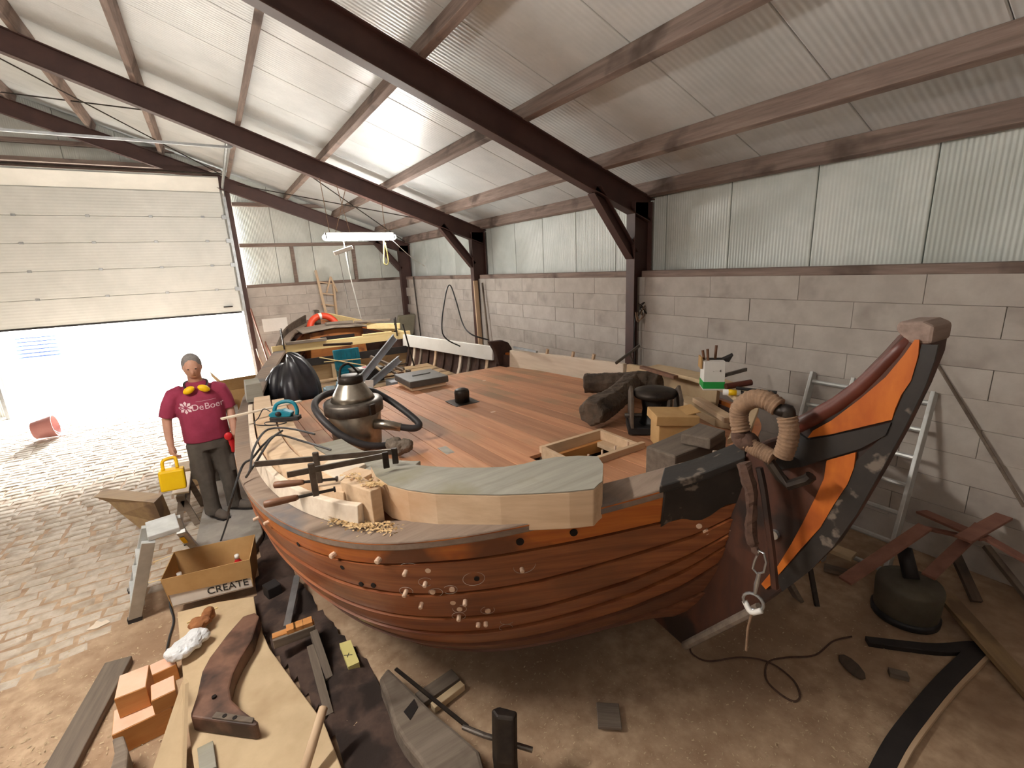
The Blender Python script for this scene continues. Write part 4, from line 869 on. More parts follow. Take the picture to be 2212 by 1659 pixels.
# rope wrapped horseshoe at the stem
def rx(x, y, X=1.90): return pl(x, y, 0, X)
rf = thing('rope_fender', 'rope-wrapped horseshoe fender hung over the stem', 'fender', rx(1650, 985))
def wrapped(pts, r, m, n=7):
    P_ = spline([rx(*p) for p in pts], 12); R_ = [r*(.98 if i % 3 else .86)+r*.03*math.sin(i*1.7) for i in range(len(P_))]; return MB().tube(P_, R_, 12).build('rope_wrapping', m, rf, smooth=True)
wrapped([(1602, 932), (1596, 905), (1600, 880), (1625, 862), (1655, 864), (1682, 880)], .042, 'ropef')
wrapped([(1700, 900), (1705, 930), (1700, 960), (1690, 985)], .04, 'ropef')
wrapped([(1612, 955), (1630, 968), (1650, 978), (1672, 990)], .036, 'ropef')
MB().tube(spline([rx(*p) for p in ((1604, 930), (1598, 945), (1612, 956), (1628, 950))], 4), .038, 10).build('collar', 'ropedark', rf, smooth=True)
MB().tube(spline([rx(*p) for p in ((1672, 880), (1690, 888), (1702, 886), (1704, 900))], 4), .026, 10).build('eye', 'darksteel', rf, smooth=True)
MB().tube([rx(1655, 985), rx(1685, 1030), rx(1705, 1048), rx(1745, 1035), rx(1752, 1028)], .022, 8).build('iron_hook', 'darksteel', rf)
dw = thing('hanging_strap', 'frayed brown strap hanging from the rope fender with hook and ring', 'strap', rx(1635, 1320))
o = MB().tube(spline([rx(*p, 1.86) for p in ((1606, 1000), (1615, 1030), (1625, 1070), (1622, 1110), (1622, 1150), (1632, 1185), (1640, 1195))], 5), [.03]*8+[.024]*10+[.026]*6+[.014]*7, 7).build('frayed_strap', 'ropedark', dw, mods=[('DISPLACE', dict(strength=.03))]); o.modifiers[-1].texture = tx
MB().tube(spline([rx(*p, 1.87) for p in ((1640, 1010), (1650, 1060), (1658, 1120), (1668, 1200), (1674, 1270))], 5), .016, 6).build('leather_strap', 'stemw', dw)
MB().tube([rx(x, y, 1.85) for x, y in ((1640, 1190), (1630, 1212), (1626, 1228), (1636, 1240), (1650, 1236), (1655, 1215), (1650, 1195))], .005, 6, closed=True).build('snap_hook', 'metal', dw)
MB().tube([rx(1640, 1238, 1.85), rx(1634, 1262, 1.85), rx(1631, 1283, 1.85)], [.008, .011, .007], 8).build('swivel', 'metal', dw)
rc = rx(1627, 1300, 1.85); MB().tube([rc+V((.01*math.cos(a), -.042*math.cos(a), .042*math.sin(a))) for a in [k*math.pi/8 for k in range(16)]], .007, 7, closed=True).build('ring', 'metal', dw)
MB().tube(spline([rc+V((0, .04, -.02)), rc+V((-.01, .0, -.05)), rc+V((0, -.04, -.02))], 4), .013, 8).build('white_whipping', 'white', dw, smooth=True)
MB().tube([rc+V((0, 0, -.05)), rx(1615, 1360, 1.85), rx(1612, 1405, 1.85)], .006, 6).build('cord_end', 'ropef', dw)

# ================================================================ left: boards, boxes, step ladder
ZP = .10
q = [fl(*p, ZP) for p in ((383, 1322), (470, 1300), (548, 1288), (556, 1340), (582, 1400), (640, 1480), (700, 1560), (738, 1659), (745, 1700), (425, 1700), (405, 1560), (392, 1430))]
solo(MB().prism([p+V((0, 0, -ZP+.001)) for p in q], (0, 0, ZP-.001)), 'work_board', 'board', 'broad tan board platform under the curved knee timber', 'board', bevel=.006)
q = [fl(*p, ZP) for p in ((520, 985), (545, 1060), (568, 1150), (545, 1185), (415, 1200), (438, 1100), (470, 1020))]
solo(MB().prism([p+V((0, 0, -ZP+.001)) for p in q], (0, 0, ZP-.001)), 'grey_slab', 'slabgrey', 'grey slab the standing person is on', 'slab', bevel=.01)
# cardboard box with print
b0, b1, b2 = fl(372, 1312, ZP+.001), fl(546, 1268, ZP+.001), fl(372, 1258, ZP+.001)
ux = (b1-b0).normalized(); uy = V((-ux.y, ux.x, 0)); Lx = (b1-b0).length; Ly = .30; hB = .30
cb2 = thing('carton_tray', 'open brown and white cardboard box printed CREATE with bottles inside', 'box', b0+ux*Lx/2+uy*Ly/2)
BM2 = Matrix((ux, uy, V((0, 0, 1)))).transposed()
def bxp(x, y, z): return b0+ux*x+uy*y+V((0, 0, z))
MB().box(bxp(Lx/2, Ly/2, .006), (Lx, Ly, .01), BM2).build('bottom', 'card', cb2)
MB().prism([bxp(0, 0, .0), bxp(Lx, 0, 0), bxp(Lx, 0, .13), bxp(0, 0, .13)], uy*.006).build('white_side', 'cardw', cb2)
MB().prism([bxp(-.01, -.012, .12), bxp(Lx+.01, -.012, .10), bxp(Lx+.02, -.03, .28), bxp(-.02, -.03, .28)], uy*.006).build('side', 'card', cb2)
MB().prism([bxp(0, Ly, 0), bxp(Lx, Ly, 0), bxp(Lx+.02, Ly+.05, hB), bxp(-.02, Ly+.05, hB)], uy*.006).build('side', 'card', cb2)
MB().prism([bxp(0, 0, 0), bxp(0, Ly, 0), bxp(-.02, Ly+.05, hB), bxp(-.02, -.03, .28)], ux*.006).build('side', 'card', cb2)
MB().prism([bxp(Lx, 0, 0), bxp(Lx, Ly, 0), bxp(Lx+.02, Ly+.05, hB), bxp(Lx+.02, -.03, .28)], ux*.006).build('side', 'card', cb2)
vs, fs = text_mesh('CREATE', .085)
MB().add([bxp(Lx*.70+v.x, -.003-v.z, .062+v.y) for v in vs], fs).build('print', 'ink', cb2)
for i, (x, y, m, l) in enumerate(((.08, .06, 'cardw', 'white capped bottle standing in the printed box'), (Lx-.1, .14, 'red', 'red and white bottle standing in the printed box'))):
    q = bxp(x, y, .012); t = thing('bottle', l, 'bottle', q)
    MB().lathe([(.03, 0), (.033, .01), (.033, .17), (.018, .2), (.016, .21)], q, 16).build('body', m, t, smooth=True); MB().lathe([(.018, .21), (.018, .245), (.0, .247)], q, 12).build('cap', 'white', t, smooth=True)
# step ladder
HS = .80; T = [fl(313, 1128, HS), fl(378, 1108, HS), fl(388, 1138, HS), fl(318, 1160, HS)]
sd = thing('step_ladder', 'aluminium folding step ladder with treads beside the printed box', 'ladder', fl(340, 1250))
MB().prism([p+V((0, 0, -.04)) for p in T], (0, 0, .04)).build('platform', 'alu', sd, bevel=.006)
f0, f1 = fl(293, 1342), fl(283, 1300); k0, k1 = fl(440, 1240), fl(420, 1195)
up_ = V((0, 0, -.04))
lg = ((T[3]+up_, f0), (T[0]+up_, f1+V((0, .15, 0))), (T[2]+up_, V((k0.x, k0.y+.28, 0))), (T[1]+up_, V((k1.x-.06, k1.y+.22, 0))))
for i, (a, b) in enumerate(lg):
    l = MB().beam(a, b+V((0, 0, .03)), .03, .085 if i == 0 else .06, (1, 0, 0)).build('leg', 'alu', sd, bevel=.003)
    MB().beam(b+V((0, 0, .05)), b, .036, .092 if i == 0 else .066, (1, 0, 0)).build('foot_cap', 'rubber', l, bevel=.004)
for f in (.3, .55, .8):
    a, b = lg[0][0].lerp(lg[0][1], f), lg[1][0].lerp(lg[1][1], f); MB().beam(a, b, .09, .022, (0, 0, 1)).build('tread', 'alu', sd, bevel=.003)
a, b = lg[2][0].lerp(lg[2][1], .28), lg[2][0].lerp(lg[2][1], .12)
MB().beam(a+V((-.015, -.03, 0)), b+V((-.015, -.03, 0)), .03, .004, (0, -1, 0)).build('sticker', 'yellow', sd)
# slab of wood on a trestle
tr = thing('trestle', 'low grey wooden trestle holding a pale sheet by the step ladder', 'trestle', fl(405, 1150))
c = fl(408, 1140); H3 = .42
q = [fl(*p, H3+.035) for p in ((382, 1090), (440, 1058), (392, 1052), (330, 1062))]
for s_ in (0, 1):
    for dx in (-.09, .09): MB().beam((c.x+s_*.05, c.y+s_*.5, H3-.04), (c.x+dx+s_*.05, c.y+s_*.5, 0), .06, .03, (0, 1, 0)).build('leg', 'oldgrey', tr)
MB().beam((c.x, c.y-.08, H3-.03), (c.x+.05, c.y+.6, H3-.03), .08, .06).build('top_rail', 'oldgrey', tr)
MB().prism([(c.x-.08, c.y+.0, H3), (c.x+.08, c.y-.05, H3), (c.x+.08, c.y+.62, H3), (c.x-.04, c.y+.65, H3)], (0, 0, .02)).build('sheet', 'pale', tr, bevel=.003)
P4 = [fl(*p, .5) for p in ((244, 1064), (374, 1076), (395, 1090), (330, 1080))]
P4 = [p+V((-.16, .0, 0)) for p in P4]; P5 = [fl(235, 1085, .42), fl(262, 1110, .3), fl(325, 1145, .12), fl(352, 1130, .2)]
P5[2].z = .022; slb = MB().add([P4[0], P4[1], P5[3], P5[2], P5[1], P5[0]]+[p+V((.05, .25, -.02)) for p in (P4[0], P4[1], P5[3], P5[2], P5[1], P5[0])], [(0, 1, 2, 3, 4, 5), (11, 10, 9, 8, 7, 6)]+[(i, (i+1) % 6, 6+(i+1) % 6, 6+i) for i in range(6)])
solo(slb, 'folded_carton', 'ply', 'large brown folded carton leaning beyond the step ladder', 'carton')
q = fl(415, 1052); bx3 = thing('low_crate', 'low beige crate on the floor behind the standing person', 'crate', q)
MB().box(q+V((0, .15, .13)), (.34, .3, .24), Matrix.Rotation(-.1, 3, 'Z')).build('body', 'ply', bx3, bevel=.006); MB().box(q+V((0, .15, .26)), (.36, .32, .02), Matrix.Rotation(-.1, 3, 'Z')).build('lid', 'board', bx3)
# leaning sheets and boxes between door and boat
q = V((.45, 8.6, 0)); cc = thing('moving_box', 'big open cardboard box standing beyond the tarpaulin', 'box', q)
MB().bb(-.05, .42, 8.3, 8.8, .0, 1.0).build('body', 'card', cc, bevel=.004)
MB().prism([(-.05, 8.3, 1.0), (.42, 8.3, 1.0), (.38, 8.12, 1.22), (-.12, 8.15, 1.2)], (0, .006, 0)).build('flap', 'card', cc); MB().prism([(-.05, 8.3, 1.0), (-.05, 8.8, 1.0), (-.22, 8.8, 1.25), (-.2, 8.35, 1.25)], (.006, 0, 0)).build('flap', 'card', cc)
for i, (x, y, w, h, lab) in enumerate(((.85, 13.4, .12, 1.9, 'reddish board leaning beside the door post'), (1.05, 13.5, .10, 1.0, 'short reddish board leaning beside the taller one'))):
    solo(MB().beam((x+.15, y-.5, .01), (x-.05, y+.4, h), .16, .03, (1, 0, 0)), 'leaning_board', 'rust', lab, 'board', bevel=.003)
solo(MB().beam((.72, 12.9, .9), (.95, 13.3, .02), .4, .02, (1, 0, 0)), 'plywood_offcut', 'pale', 'pale plywood offcut leaning low beside the reddish boards', 'board')
wbn = thing('steel_bench', 'grey steel workbench with boxes between the person and the boat', 'bench', (-.12, 7.6, 0))
MB().bb(-.36, .06, 6.9, 8.2, .74, .79).build('top', 'alu', wbn, bevel=.006)
for x in (-.33, .03):
    for y in (6.95, 8.15): MB().bb(x-.025, x+.025, y-.025, y+.025, 0, .739).build('leg', 'steel', wbn)
MB().bb(-.33, .03, 6.95, 8.15, .25, .27).build('shelf', 'alu', wbn)
MB().bb(-.30, .0, 7.0, 7.03, .4, .7).build('brace_plate', 'casegrey', wbn)
for i, (y, h, m, l) in enumerate(((7.1, .14, 'white', 'small white box on the steel bench'), (7.5, .10, 'dark', 'small black box on the steel bench'), (7.9, .2, 'casegrey', 'grey machine box on the steel bench'))):
    t = thing('bench_box', l, 'box', (-.14, y, .791)); MB().bb(-.26, -.03, y-.1, y+.1, .791, .791+h).build('body', m, t, bevel=.008); MB().bb(-.27, -.02, y-.11, y+.11, .791+h, .81+h).build('lid', m, t, bevel=.006)
# white notice panel on the end wall
solo(MB().bb(1.02, 1.62, 13.975, 13.988, 1.28, 1.62), 'wall_sheet', 'white', 'plain white sheet fixed to the end wall blocks', 'sheet')
# timbers standing at the end wall
ez = thing('timber_easel', 'tall raw timber trestle standing against the end wall', 'trestle', (2.65, 13.6, 0))
MB().beam((2.50, 13.85, 2.80), (2.72, 13.5, .0), .10, .05, (1, 0, 0)).build('upright', 'fresh', ez, xdir=(0, 0, 1)); MB().beam((2.92, 13.9, 2.45), (2.78, 13.5, .0), .12, .05, (1, 0, 0)).build('upright', 'fresh', ez, xdir=(0, 0, 1))
for z in (2.5, 2.2, 1.9): MB().beam((2.52, 13.84, z), (2.92, 13.86, z-.08), .04, .03).build('cross_piece', 'fresh', ez)
MB().beam((2.70, 13.8, 2.2), (2.86, 13.82, 2.62), .04, .03, (0, 1, 0)).build('strut', 'fresh', ez); MB().beam((2.98, 13.8, 2.2), (2.86, 13.82, 2.62), .04, .03, (0, 1, 0)).build('strut', 'fresh', ez)
cu = MB().prism([(4.25, 13.2, .75), (4.85, 13.2, .85), (4.98, 13.2, 1.42), (4.45, 13.2, 1.42)], (0, .1, .03))
solo(cu, 'grey_mattress', 'cushion', 'grey green cushion leaning in the far corner', 'cushion', bevel=.03)
solo(MB().bb(4.2, 4.95, 13.1, 13.6, 0, .74), 'corner_crate', 'dark', 'dark crate under the cushion in the far corner', 'crate', bevel=.02)
solo(MB().tube([(4.93, 13.0, 2.5), (4.86, 12.6, 0.0)], .02, 8), 'dark_pole', 'darksteel', 'dark pole leaning beside the corner post', 'pole')
solo(MB().beam(V((4.78, 9.0, 2.40)), V((4.80, 8.95, 0.0)), .09, .04, (0, 1, 0)), 'leaning_plank', 'fresh', 'narrow light plank leaning at the steel post beyond the hold', 'plank', xdir=(0, 0, 1))
solo(MB().beam(V((4.9, 8.92, 2.35)), V((4.86, 8.6, 0.0)), .03, .03, (0, 1, 0)), 'leaning_lath', 'oldgrey', 'thin dark lath leaning beside the light plank', 'lath', xdir=(0, 0, 1))
ty = pl(1362, 675, 1, 4.5); ty = V((4.86, 4.5, 1.98)); t = thing('wire_tangle', 'tangle of wire and hooks tied to the near steel post', 'wire', ty)
r = random.Random(4)
for k in range(6):
    c = ty+V((r.uniform(-.05, .08), -.03, r.uniform(-.08, .08))); MB().tube(spline([c+V((r.uniform(-.09, .09), r.uniform(-.02, .02), r.uniform(-.09, .09))) for _ in range(5)]), .007, 5).build('wire', 'darksteel' if k % 2 else 'ropef', t)
MB().tube(spline([ty+V((-.06, 0, -.05)), ty+V((-.08, 0, -.3)), ty+V((-.06, 0, -.6)), ty+V((-.07, 0, -.9))], 4), .008, 5).build('hanging_cable', 'rubber', t)
# knee timber on the board
kp = [(551, 1322), (560, 1330), (545, 1380), (520, 1420), (503, 1455), (496, 1485), (500, 1510), (520, 1530), (556, 1556), (558, 1562), (548, 1567), (480, 1558), (412, 1548), (412, 1538), (425, 1500), (436, 1450), (452, 1420), (490, 1370), (525, 1330)]
Z9 = ZP+.11; q = [fl(x, y, Z9) for x, y in kp]
o = solo(MB().prism([p+V((0, 0, -.108)) for p in q], (0, 0, .107)), 'curved_knee', 'kneew', 'dark brown curved boat knee lying on the tan board', 'timber', bevel=.014)
ki = MB().prism([fl(*p, Z9-.003) for p in ((468, 1540), (550, 1553), (545, 1564), (458, 1553))], (0, 0, .012)).build('knee_pad', 'greytimber', o, bevel=.003)
for p in ((463, 1507), (486, 1549), (508, 1553)): c = fl(*p, Z9); MB().tube([c+V((0, 0, -.01)), c+V((0, 0, .012))], .013, 8).build('bolt_hole', 'hole', o)
# cedar blocks
def blk(px, py, z0, w, d, h, rz, lab):
    c = fl(px, py, z0+h); M = Matrix.Rotation(rz, 3, 'Z'); t = thing('cedar_block', lab, 'wood block', c-V((0, 0, h)))
    MB().box(c-V((0, 0, h/2)), (w, d, h), M).build('body', 'cedar', t, bevel=.003); MB().box(c+V((0, 0, .001)), (w-.006, d-.006, .004), M).build('end_grain', 'cedar_end', t)
blk(286, 1472, .16, .15, .2, .14, .0, 'topmost tall cedar offcut block on the pile')
blk(308, 1532, .0, .28, .2, .155, .08, 'long cedar offcut block at the bottom of the pile')
blk(352, 1486, .157, .12, .14, .10, .1, 'small cedar offcut block on the right of the pile')
blk(352, 1436, .0, .14, .12, .12, .15, 'cedar offcut block standing on the floor behind the pile')
# planks on the left floor
a, b = fl(258, 1430, .03), fl(100, 1720, .03)
solo(MB().beam(a, b, .16, .055), 'dark_plank', 'greytimber', 'long dark grey plank lying on the left floor', 'plank', xdir=b-a, bevel=.006)
q = [fl(240, 1590, .22), fl(265, 1582, .22), fl(285, 1645, .12), fl(288, 1720, .05), fl(250, 1720, .05), fl(255, 1650, .12)]
solo(MB().prism([V((p.x, p.y, .002)) for p in q], (0, 0, .2)), 'rough_stub', 'oldgrey', 'rough grey wood stub standing before the cedar blocks', 'timber', bevel=.01)
a, b, c = fl(392, 1480, .42), fl(385, 1700, .05), fl(300, 1700, .02)
solo(MB().prism([fl(400, 1478, .34), fl(394, 1470, .34), fl(310, 1720, .01), fl(392, 1720, .01)], (.018, .006, 0)), 'wedge_board', 'board', 'tall tapering board propped up beside the cedar blocks', 'board')
solo(MB().prism([fl(*p, .102) for p in ((428, 1625), (462, 1608), (470, 1665), (434, 1680))], (0, 0, .03)), 'grey_offcut', 'fresh_grey', 'small grey board offcut at the edge of the tan board', 'board', bevel=.003)
# bag with a rusty rag
c = fl(410, 1398, ZP+.03); t = thing('plastic_bag', 'crumpled white plastic bag with a brown rag on the tan board', 'bag', c)
mb = MB(); mb.ell(c+V((-.02, -.05, .05)), (.13, .09, .05), 12, 8, Matrix.Rotation(.5, 3, 'Z')); mb.ell(c+V((.04, .02, .05)), (.09, .07, .05), 12, 8)
o = mb.build('bag', 'bagp', t, mods=[('REMESH', dict(mode='VOXEL', voxel_size=.012)), ('DISPLACE', dict(strength=.05))]); o.modifiers[-1].texture = tx
mb = MB(); mb.ell(c+V((.07, .17, .05)), (.08, .06, .045), 10, 8); mb.ell(c+V((.12, .24, .05)), (.05, .06, .045), 10, 8)
o = mb.build('rag', 'rag', t, mods=[('REMESH', dict(mode='VOXEL', voxel_size=.01)), ('DISPLACE', dict(strength=.05))]); o.modifiers[-1].texture = tx
for i, (p, q_, z, lab) in enumerate((((330, 1215), (400, 1190), .006, 'thin pale stick on the floor under the step ladder'), ((320, 1260), (355, 1250), .006, 'short pale stick on the floor left of the printed box'), ((404, 1346), (470, 1312), ZP+.006, 'thin stick lying on the tan board'))):
    solo(MB().beam(fl(*p, z), fl(*q_, z), .012, .008), 'stick', 'pine', lab, 'stick')
c = fl(212, 1350, .004); solo(MB().prism([c+V(p) for p in ((-.07, -.03, 0), (0, -.05, 0), (.08, -.02, 0), (.05, .03, 0), (.02, .02, 0), (-.02, .06, 0), (-.03, .02, 0))], (0, 0, .006)), 'paper_scrap', 'pale', 'pale torn scrap lying on the open floor', 'scrap')
a, b = fl(700, 1525, .32), fl(640, 1720, .12)
sh = thing('shovel_handle', 'round wooden tool handle leaning over the tan board', 'handle', fl(660, 1659, .1)); MB().tube([a, a+(b-a)*.02, b], [.016, .024, .026], 12).build('handle', 'fresh', sh, smooth=True, xdir=b-a)
# ---------------------------------------------------------------- dark earth strip and debris in front of the boat
q = [(555, 1150), (600, 1160), (640, 1250), (700, 1330), (760, 1400), (810, 1450), (840, 1520), (900, 1600), (960, 1720), (760, 1720), (735, 1640), (700, 1560), (645, 1485), (585, 1405), (556, 1340), (550, 1290), (560, 1220)]
P_ = [fl(*p) for p in q]; cx_ = sum(p.x for p in P_)/len(P_); 
mb = MB(); rd = random.Random(8)
def inside(x, y):
    c = False; j = len(P_)-1
    for i in range(len(P_)):
        if (P_[i].y > y) != (P_[j].y > y) and x < (P_[j].x-P_[i].x)*(y-P_[i].y)/(P_[j].y-P_[i].y)+P_[i].x: c = not c
        j = i
    return c
g_ = .04; nx, ny = 34, 90; idx = {}
for i in range(nx):
    for j in range(ny):
        x, y = -.3+i*g_, 1.7+j*g_
        h = noise.noise(V((x*5, y*5, 0)))*.05+noise.noise(V((x*14, y*14, 3)))*.02+.035
        mb.v.append(V((x, y, max(.002, h) if inside(x, y) else .001))); idx[i, j] = len(mb.v)-1
for i in range(nx-1):
    for j in range(ny-1):
        if inside(-.3+(i+.5)*g_, 1.7+(j+.5)*g_): mb.f.append((idx[i, j], idx[i+1, j], idx[i+1, j+1], idx[i, j+1]))
used = sorted({k for f in mb.f for k in f}); rm = {k: n for n, k in enumerate(used)}; mb.v = [mb.v[k] for k in used]; mb.f = [tuple(rm[k] for k in f) for f in mb.f]
mb.build('earth_strip', 'trench', smooth=True, label='dark loose earth between the boards and the boat', cat='earth', kind='stuff')
a, b = fl(642, 1243, .12), fl(620, 1352, .12)
solo(MB().beam(a, b, .05, .01), 'metal_strip', 'metal', 'flat pale metal strip lying over the dark earth', 'strip')
c = fl(586, 1262, .12); solo(MB().box(c-V((0, 0, .05)), (.11, .12, .1), Matrix.Rotation(.3, 3, 'Z')), 'black_block', 'dark', 'small black block on the dark earth', 'block', bevel=.006)
wt_ = thing('sawn_support', 'sawn wooden support with notched pale end grain on the dark earth', 'support', fl(640, 1400))
a, b = fl(590, 1385, .18), fl(680, 1352, .18); MB().beam(a, b, .09, .07).build('cross_bar', 'oldgrey', wt_, xdir=b-a, bevel=.005); MB().beam(a+V((0, 0, .037)), b+V((0, 0, .037)), .05, .012).build('sawn_face', 'cedar', wt_, xdir=b-a)
for f in (.45, .62, .85): c = a.lerp(b, f); MB().box(c+V((0, 0, .05)), (.06, .07, .03), axes(b-a)).build('tooth', 'cedar', wt_)
a, b = fl(678, 1368, .17), fl(712, 1470, .02); MB().beam(a, b, .09, .05, (1, 0, 0)).build('leg', 'greytimber', wt_, xdir=b-a, bevel=.004); a, b = fl(672, 1400, .10), fl(712, 1550, .02); MB().beam(a, b, .06, .05, (1, 0, 0)).build('leg', 'greytimber', wt_, xdir=b-a)
q = [fl(*p, .075) for p in ((733, 1390), (757, 1382), (776, 1430), (752, 1441))]; o = solo(MB().prism([p+V((0, 0, -.073)) for p in q], (0, 0, .073)), 'yellow_note', 'noteyellow', 'yellow painted offcut lying on the floor near the earth strip', 'offcut')
c = fl(752, 1415, .0765); M = axes((.5, .85, 0)); MB().add([c+M @ V(v) for v in ((-.02, -.003, 0), (.02, -.003, 0), (.02, .003, 0), (-.02, .003, 0), (-.003, -.03, 0), (.003, -.03, 0), (.003, .03, 0), (-.003, .03, 0))], [(0, 1, 2, 3), (4, 5, 6, 7)]).build('pen_mark', 'ink', o)
# old grey timber with mortise
kp = [(838, 1440), (870, 1470), (900, 1500), (940, 1540), (990, 1580), (1035, 1620), (1062, 1720), (960, 1720), (905, 1640), (872, 1600), (850, 1560), (832, 1500), (818, 1465)]
q = [fl(x, y, .15) for x, y in kp]
og = solo(MB().prism([p+V((0, 0, -.148)) for p in q], (0, 0, .147)), 'old_ship_timber', 'oldgrey', 'split old grey ship timber with a mortise lying on the floor', 'timber', bevel=.02)
MB().prism([fl(*p, .1505) for p in ((872, 1538), (895, 1510), (903, 1528), (886, 1556))], (0, 0, .003)).build('mortise', 'hole', og)
a, b = fl(855, 1445, .17), fl(1010, 1570, .17); MB().beam(a, b, .02, .012).build('iron_strap', 'darksteel', og)
for i, (p0, p1, w, lab) in enumerate((((905, 1515), (985, 1460), .10, 'short weathered board end beside the old grey timber'), ((935, 1530), (1000, 1480), .05, 'narrow batten under the short weathered board'), ((1290, 1545), (1340, 1548), .16, 'flat grey offcut in the sawdust under the bow'))):
    a, b = fl(*p0, .03+.0*i), fl(*p1, .03); solo(MB().beam(a, b, w, .045 if i != 2 else .02), 'board_end', 'oldgrey' if i != 1 else 'board', lab, 'board', xdir=b-a, bevel=.004)
# iron block on a bar
c = fl(1075, 1590, .30); ib = thing('iron_block', 'heavy dark iron block with a steel bar through it', 'iron block', fl(1080, 1690))
q = [fl(1060, 1532, .42), fl(1077, 1524, .42), fl(1119, 1535, .42), fl(1110, 1552, .42), fl(1072, 1548, .42)]
d_ = V((0.02, -.06, -.40)); MB().add([p for p in q]+[V((p.x*.93-.01, p.y*.93, .002)) for p in q]+[p.lerp(V((p.x*.93-.01, p.y*.93, .002)), .45)+V((-.02, -.02, 0)) for p in q], [(4, 3, 2, 1, 0), (5, 6, 7, 8, 9)]+[(i, (i+1) % 5, 10+(i+1) % 5, 10+i) for i in range(5)]+[(10+i, 10+(i+1) % 5, 5+(i+1) % 5, 5+i) for i in range(5)]).build('head', 'darksteel', ib, bevel=.012)
MB().tube([fl(1000, 1570, .22), fl(1045, 1588, .22), fl(1150, 1620, .20)], .014, 10).build('bar', 'steel', ib)
# wood chips scattered over the floor
def scatter(n, seed, poly, name, label, m, sz, keep=None):
    r = random.Random(seed); mb = MB()
    while len(mb.f) < n:
        p = fl(r.uniform(poly[0], poly[2]), r.uniform(poly[1], poly[3])); p.z = .004+r.random()*.004
        if keep and not keep(p): continue
        M = Matrix.Rotation(r.uniform(0, 6.3), 3, 'Z') @ Matrix.Rotation(r.uniform(-.35, .35), 3, 'X'); s_ = sz*r.uniform(.4, 1.5)
        mb.add([p+M @ V(v) for v in ((-s_, -s_*.3, 0), (s_, -s_*.3, .002), (s_*.8, s_*.3, s_*.3), (-s_*.9, s_*.3, s_*.25))], [(0, 1, 2, 3)])
    mb.build(name, m, label=label, cat='shavings', kind='stuff')
scatter(2600, 11, (750, 1300, 2000, 1659), 'wood_shavings', 'wood shavings scattered on the floor below the bow', 'chips', .006)
scatter(1500, 12, (0, 1150, 420, 1659), 'wood_chips', 'wood chips scattered on the cobbles by the step ladder', 'chips', .008)

# ================================================================ right: ladders, scrap, drum
def ladder(foot, top, w, n, lab, m='alu'):
    foot, top = V(foot), V(top); d = top-foot; t = thing('aluminium_ladder', lab, 'ladder', foot)
    for s_ in (-.5, .5): MB().beam(foot+V((0, s_*w, 0)), top+V((0, s_*w, 0)), .03, .085, (1, 0, .3)).build('rail', m, t, bevel=.004)
    for i in range(n):
        p = foot+d*((i+.6)/n); MB().tube([p+V((0, -w/2, 0)), p+V((0, w/2, 0))], .021, 8).build('rung', m, t)
ladder((4.15, 1.44, 0), (4.94, 1.54, 1.47), .45, 7, 'aluminium ladder leaning on the block wall behind the stem')
ladder((4.30, 2.0, 0), (4.94, 2.08, 1.49), .36, 7, 'narrower aluminium ladder leaning on the wall beyond the other')
solo(MB().tube([pl(2015, 770, 0, 4.95), pl(2212, 1095, 0, 4.9)], .012, 8), 'thin_pole', 'oldgrey', 'thin pole leaning along the block wall past the ladders', 'pole')
# rusty bars
hubz = .62
for i, (a, b, w, lab) in enumerate(((fl(1825, 1255, .40), fl(1998, 1138, .62), .09, 'rust brown flat bar sloping up towards the crossed bars'), (fl(2005, 1245, .40), fl(2120, 1135, .56), .08, 'rust brown bar crossing under the hub of the scrap heap'), (fl(2080, 1165, .57), fl(2250, 1070, .62), .10, 'rust brown bar rising towards the wall'), (fl(1990, 1105, .50), fl(2130, 1165, .55), .10, 'broad rust brown plate with rough edges on the scrap heap'), (fl(2110, 1150, .56), fl(2260, 1235, .45), .08, 'rust brown bar sloping down along the wall foot'), (fl(1995, 1140, .44), fl(2110, 1165, .5), .05, 'thin rust brown bar under the broad plate'))):
    if b.x > 4.90: b = a.lerp(b, (4.90-a.x)/(b.x-a.x))
    if i == 0: solo(MB().beam(a, b, w, .022), 'rusty_bar', 'rust', lab, 'steel bar', xdir=b-a, bevel=.003); rfm = thing('scrap_iron_cross', 'crossed rust brown steel bars joined at a hub by the wall foot', 'scrap iron', fl(2105, 1150, .4))
    else: MB().beam(a, b, w, .022).build('bar', 'rust', rfm, xdir=b-a, bevel=.003)
for i, (a, b, w, m, lab) in enumerate((((2040, 1285), (2250, 1520), .12, 'ply', 'long tan plank lying on the right floor past the drum'), ((2130, 1180), (2250, 1330), .05, 'oldgrey', 'thin grey lath leaning behind the rusty bars'), ((2060, 1190), (2110, 1300), .07, 'darktimber', 'dark batten leaning below the rusty bars'), ((1785, 1180), (1845, 1203), .12, 'board', 'pale board in the wood pile behind the ladder'), ((1735, 1195), (1775, 1207), .10, 'cedar', 'reddish board in the wood pile behind the stem'), ((1780, 1225), (1830, 1238), .08, 'oldgrey', 'grey board in the wood pile behind the stem'), ((1920, 1452), (1962, 1462), .05, 'oldgrey', 'small grey offcut near the black strip'))):
    z = (.12, .28, .25, .19, .02, .03, .02)[i]; a_, b_ = fl(*a, z), fl(*b, .03 if i in (0, 1, 2) else z)
    solo(MB().beam(a_, b_, w, .035), 'scrap_plank', m, lab, 'plank', xdir=b_-a_, bevel=.003)
solo(MB().bb(3.5, 3.9, 1.75, 2.1, 0, .18), 'wood_pile_base', 'darktimber', 'dark baulk under the wood pile behind the ladder', 'baulk', bevel=.01)
c = fl(1965, 1330); c = V((3.95, 1.0, 0)); dr = thing('olive_drum', 'dark olive drum with a black pipe standing before the rusty bars', 'drum', c)
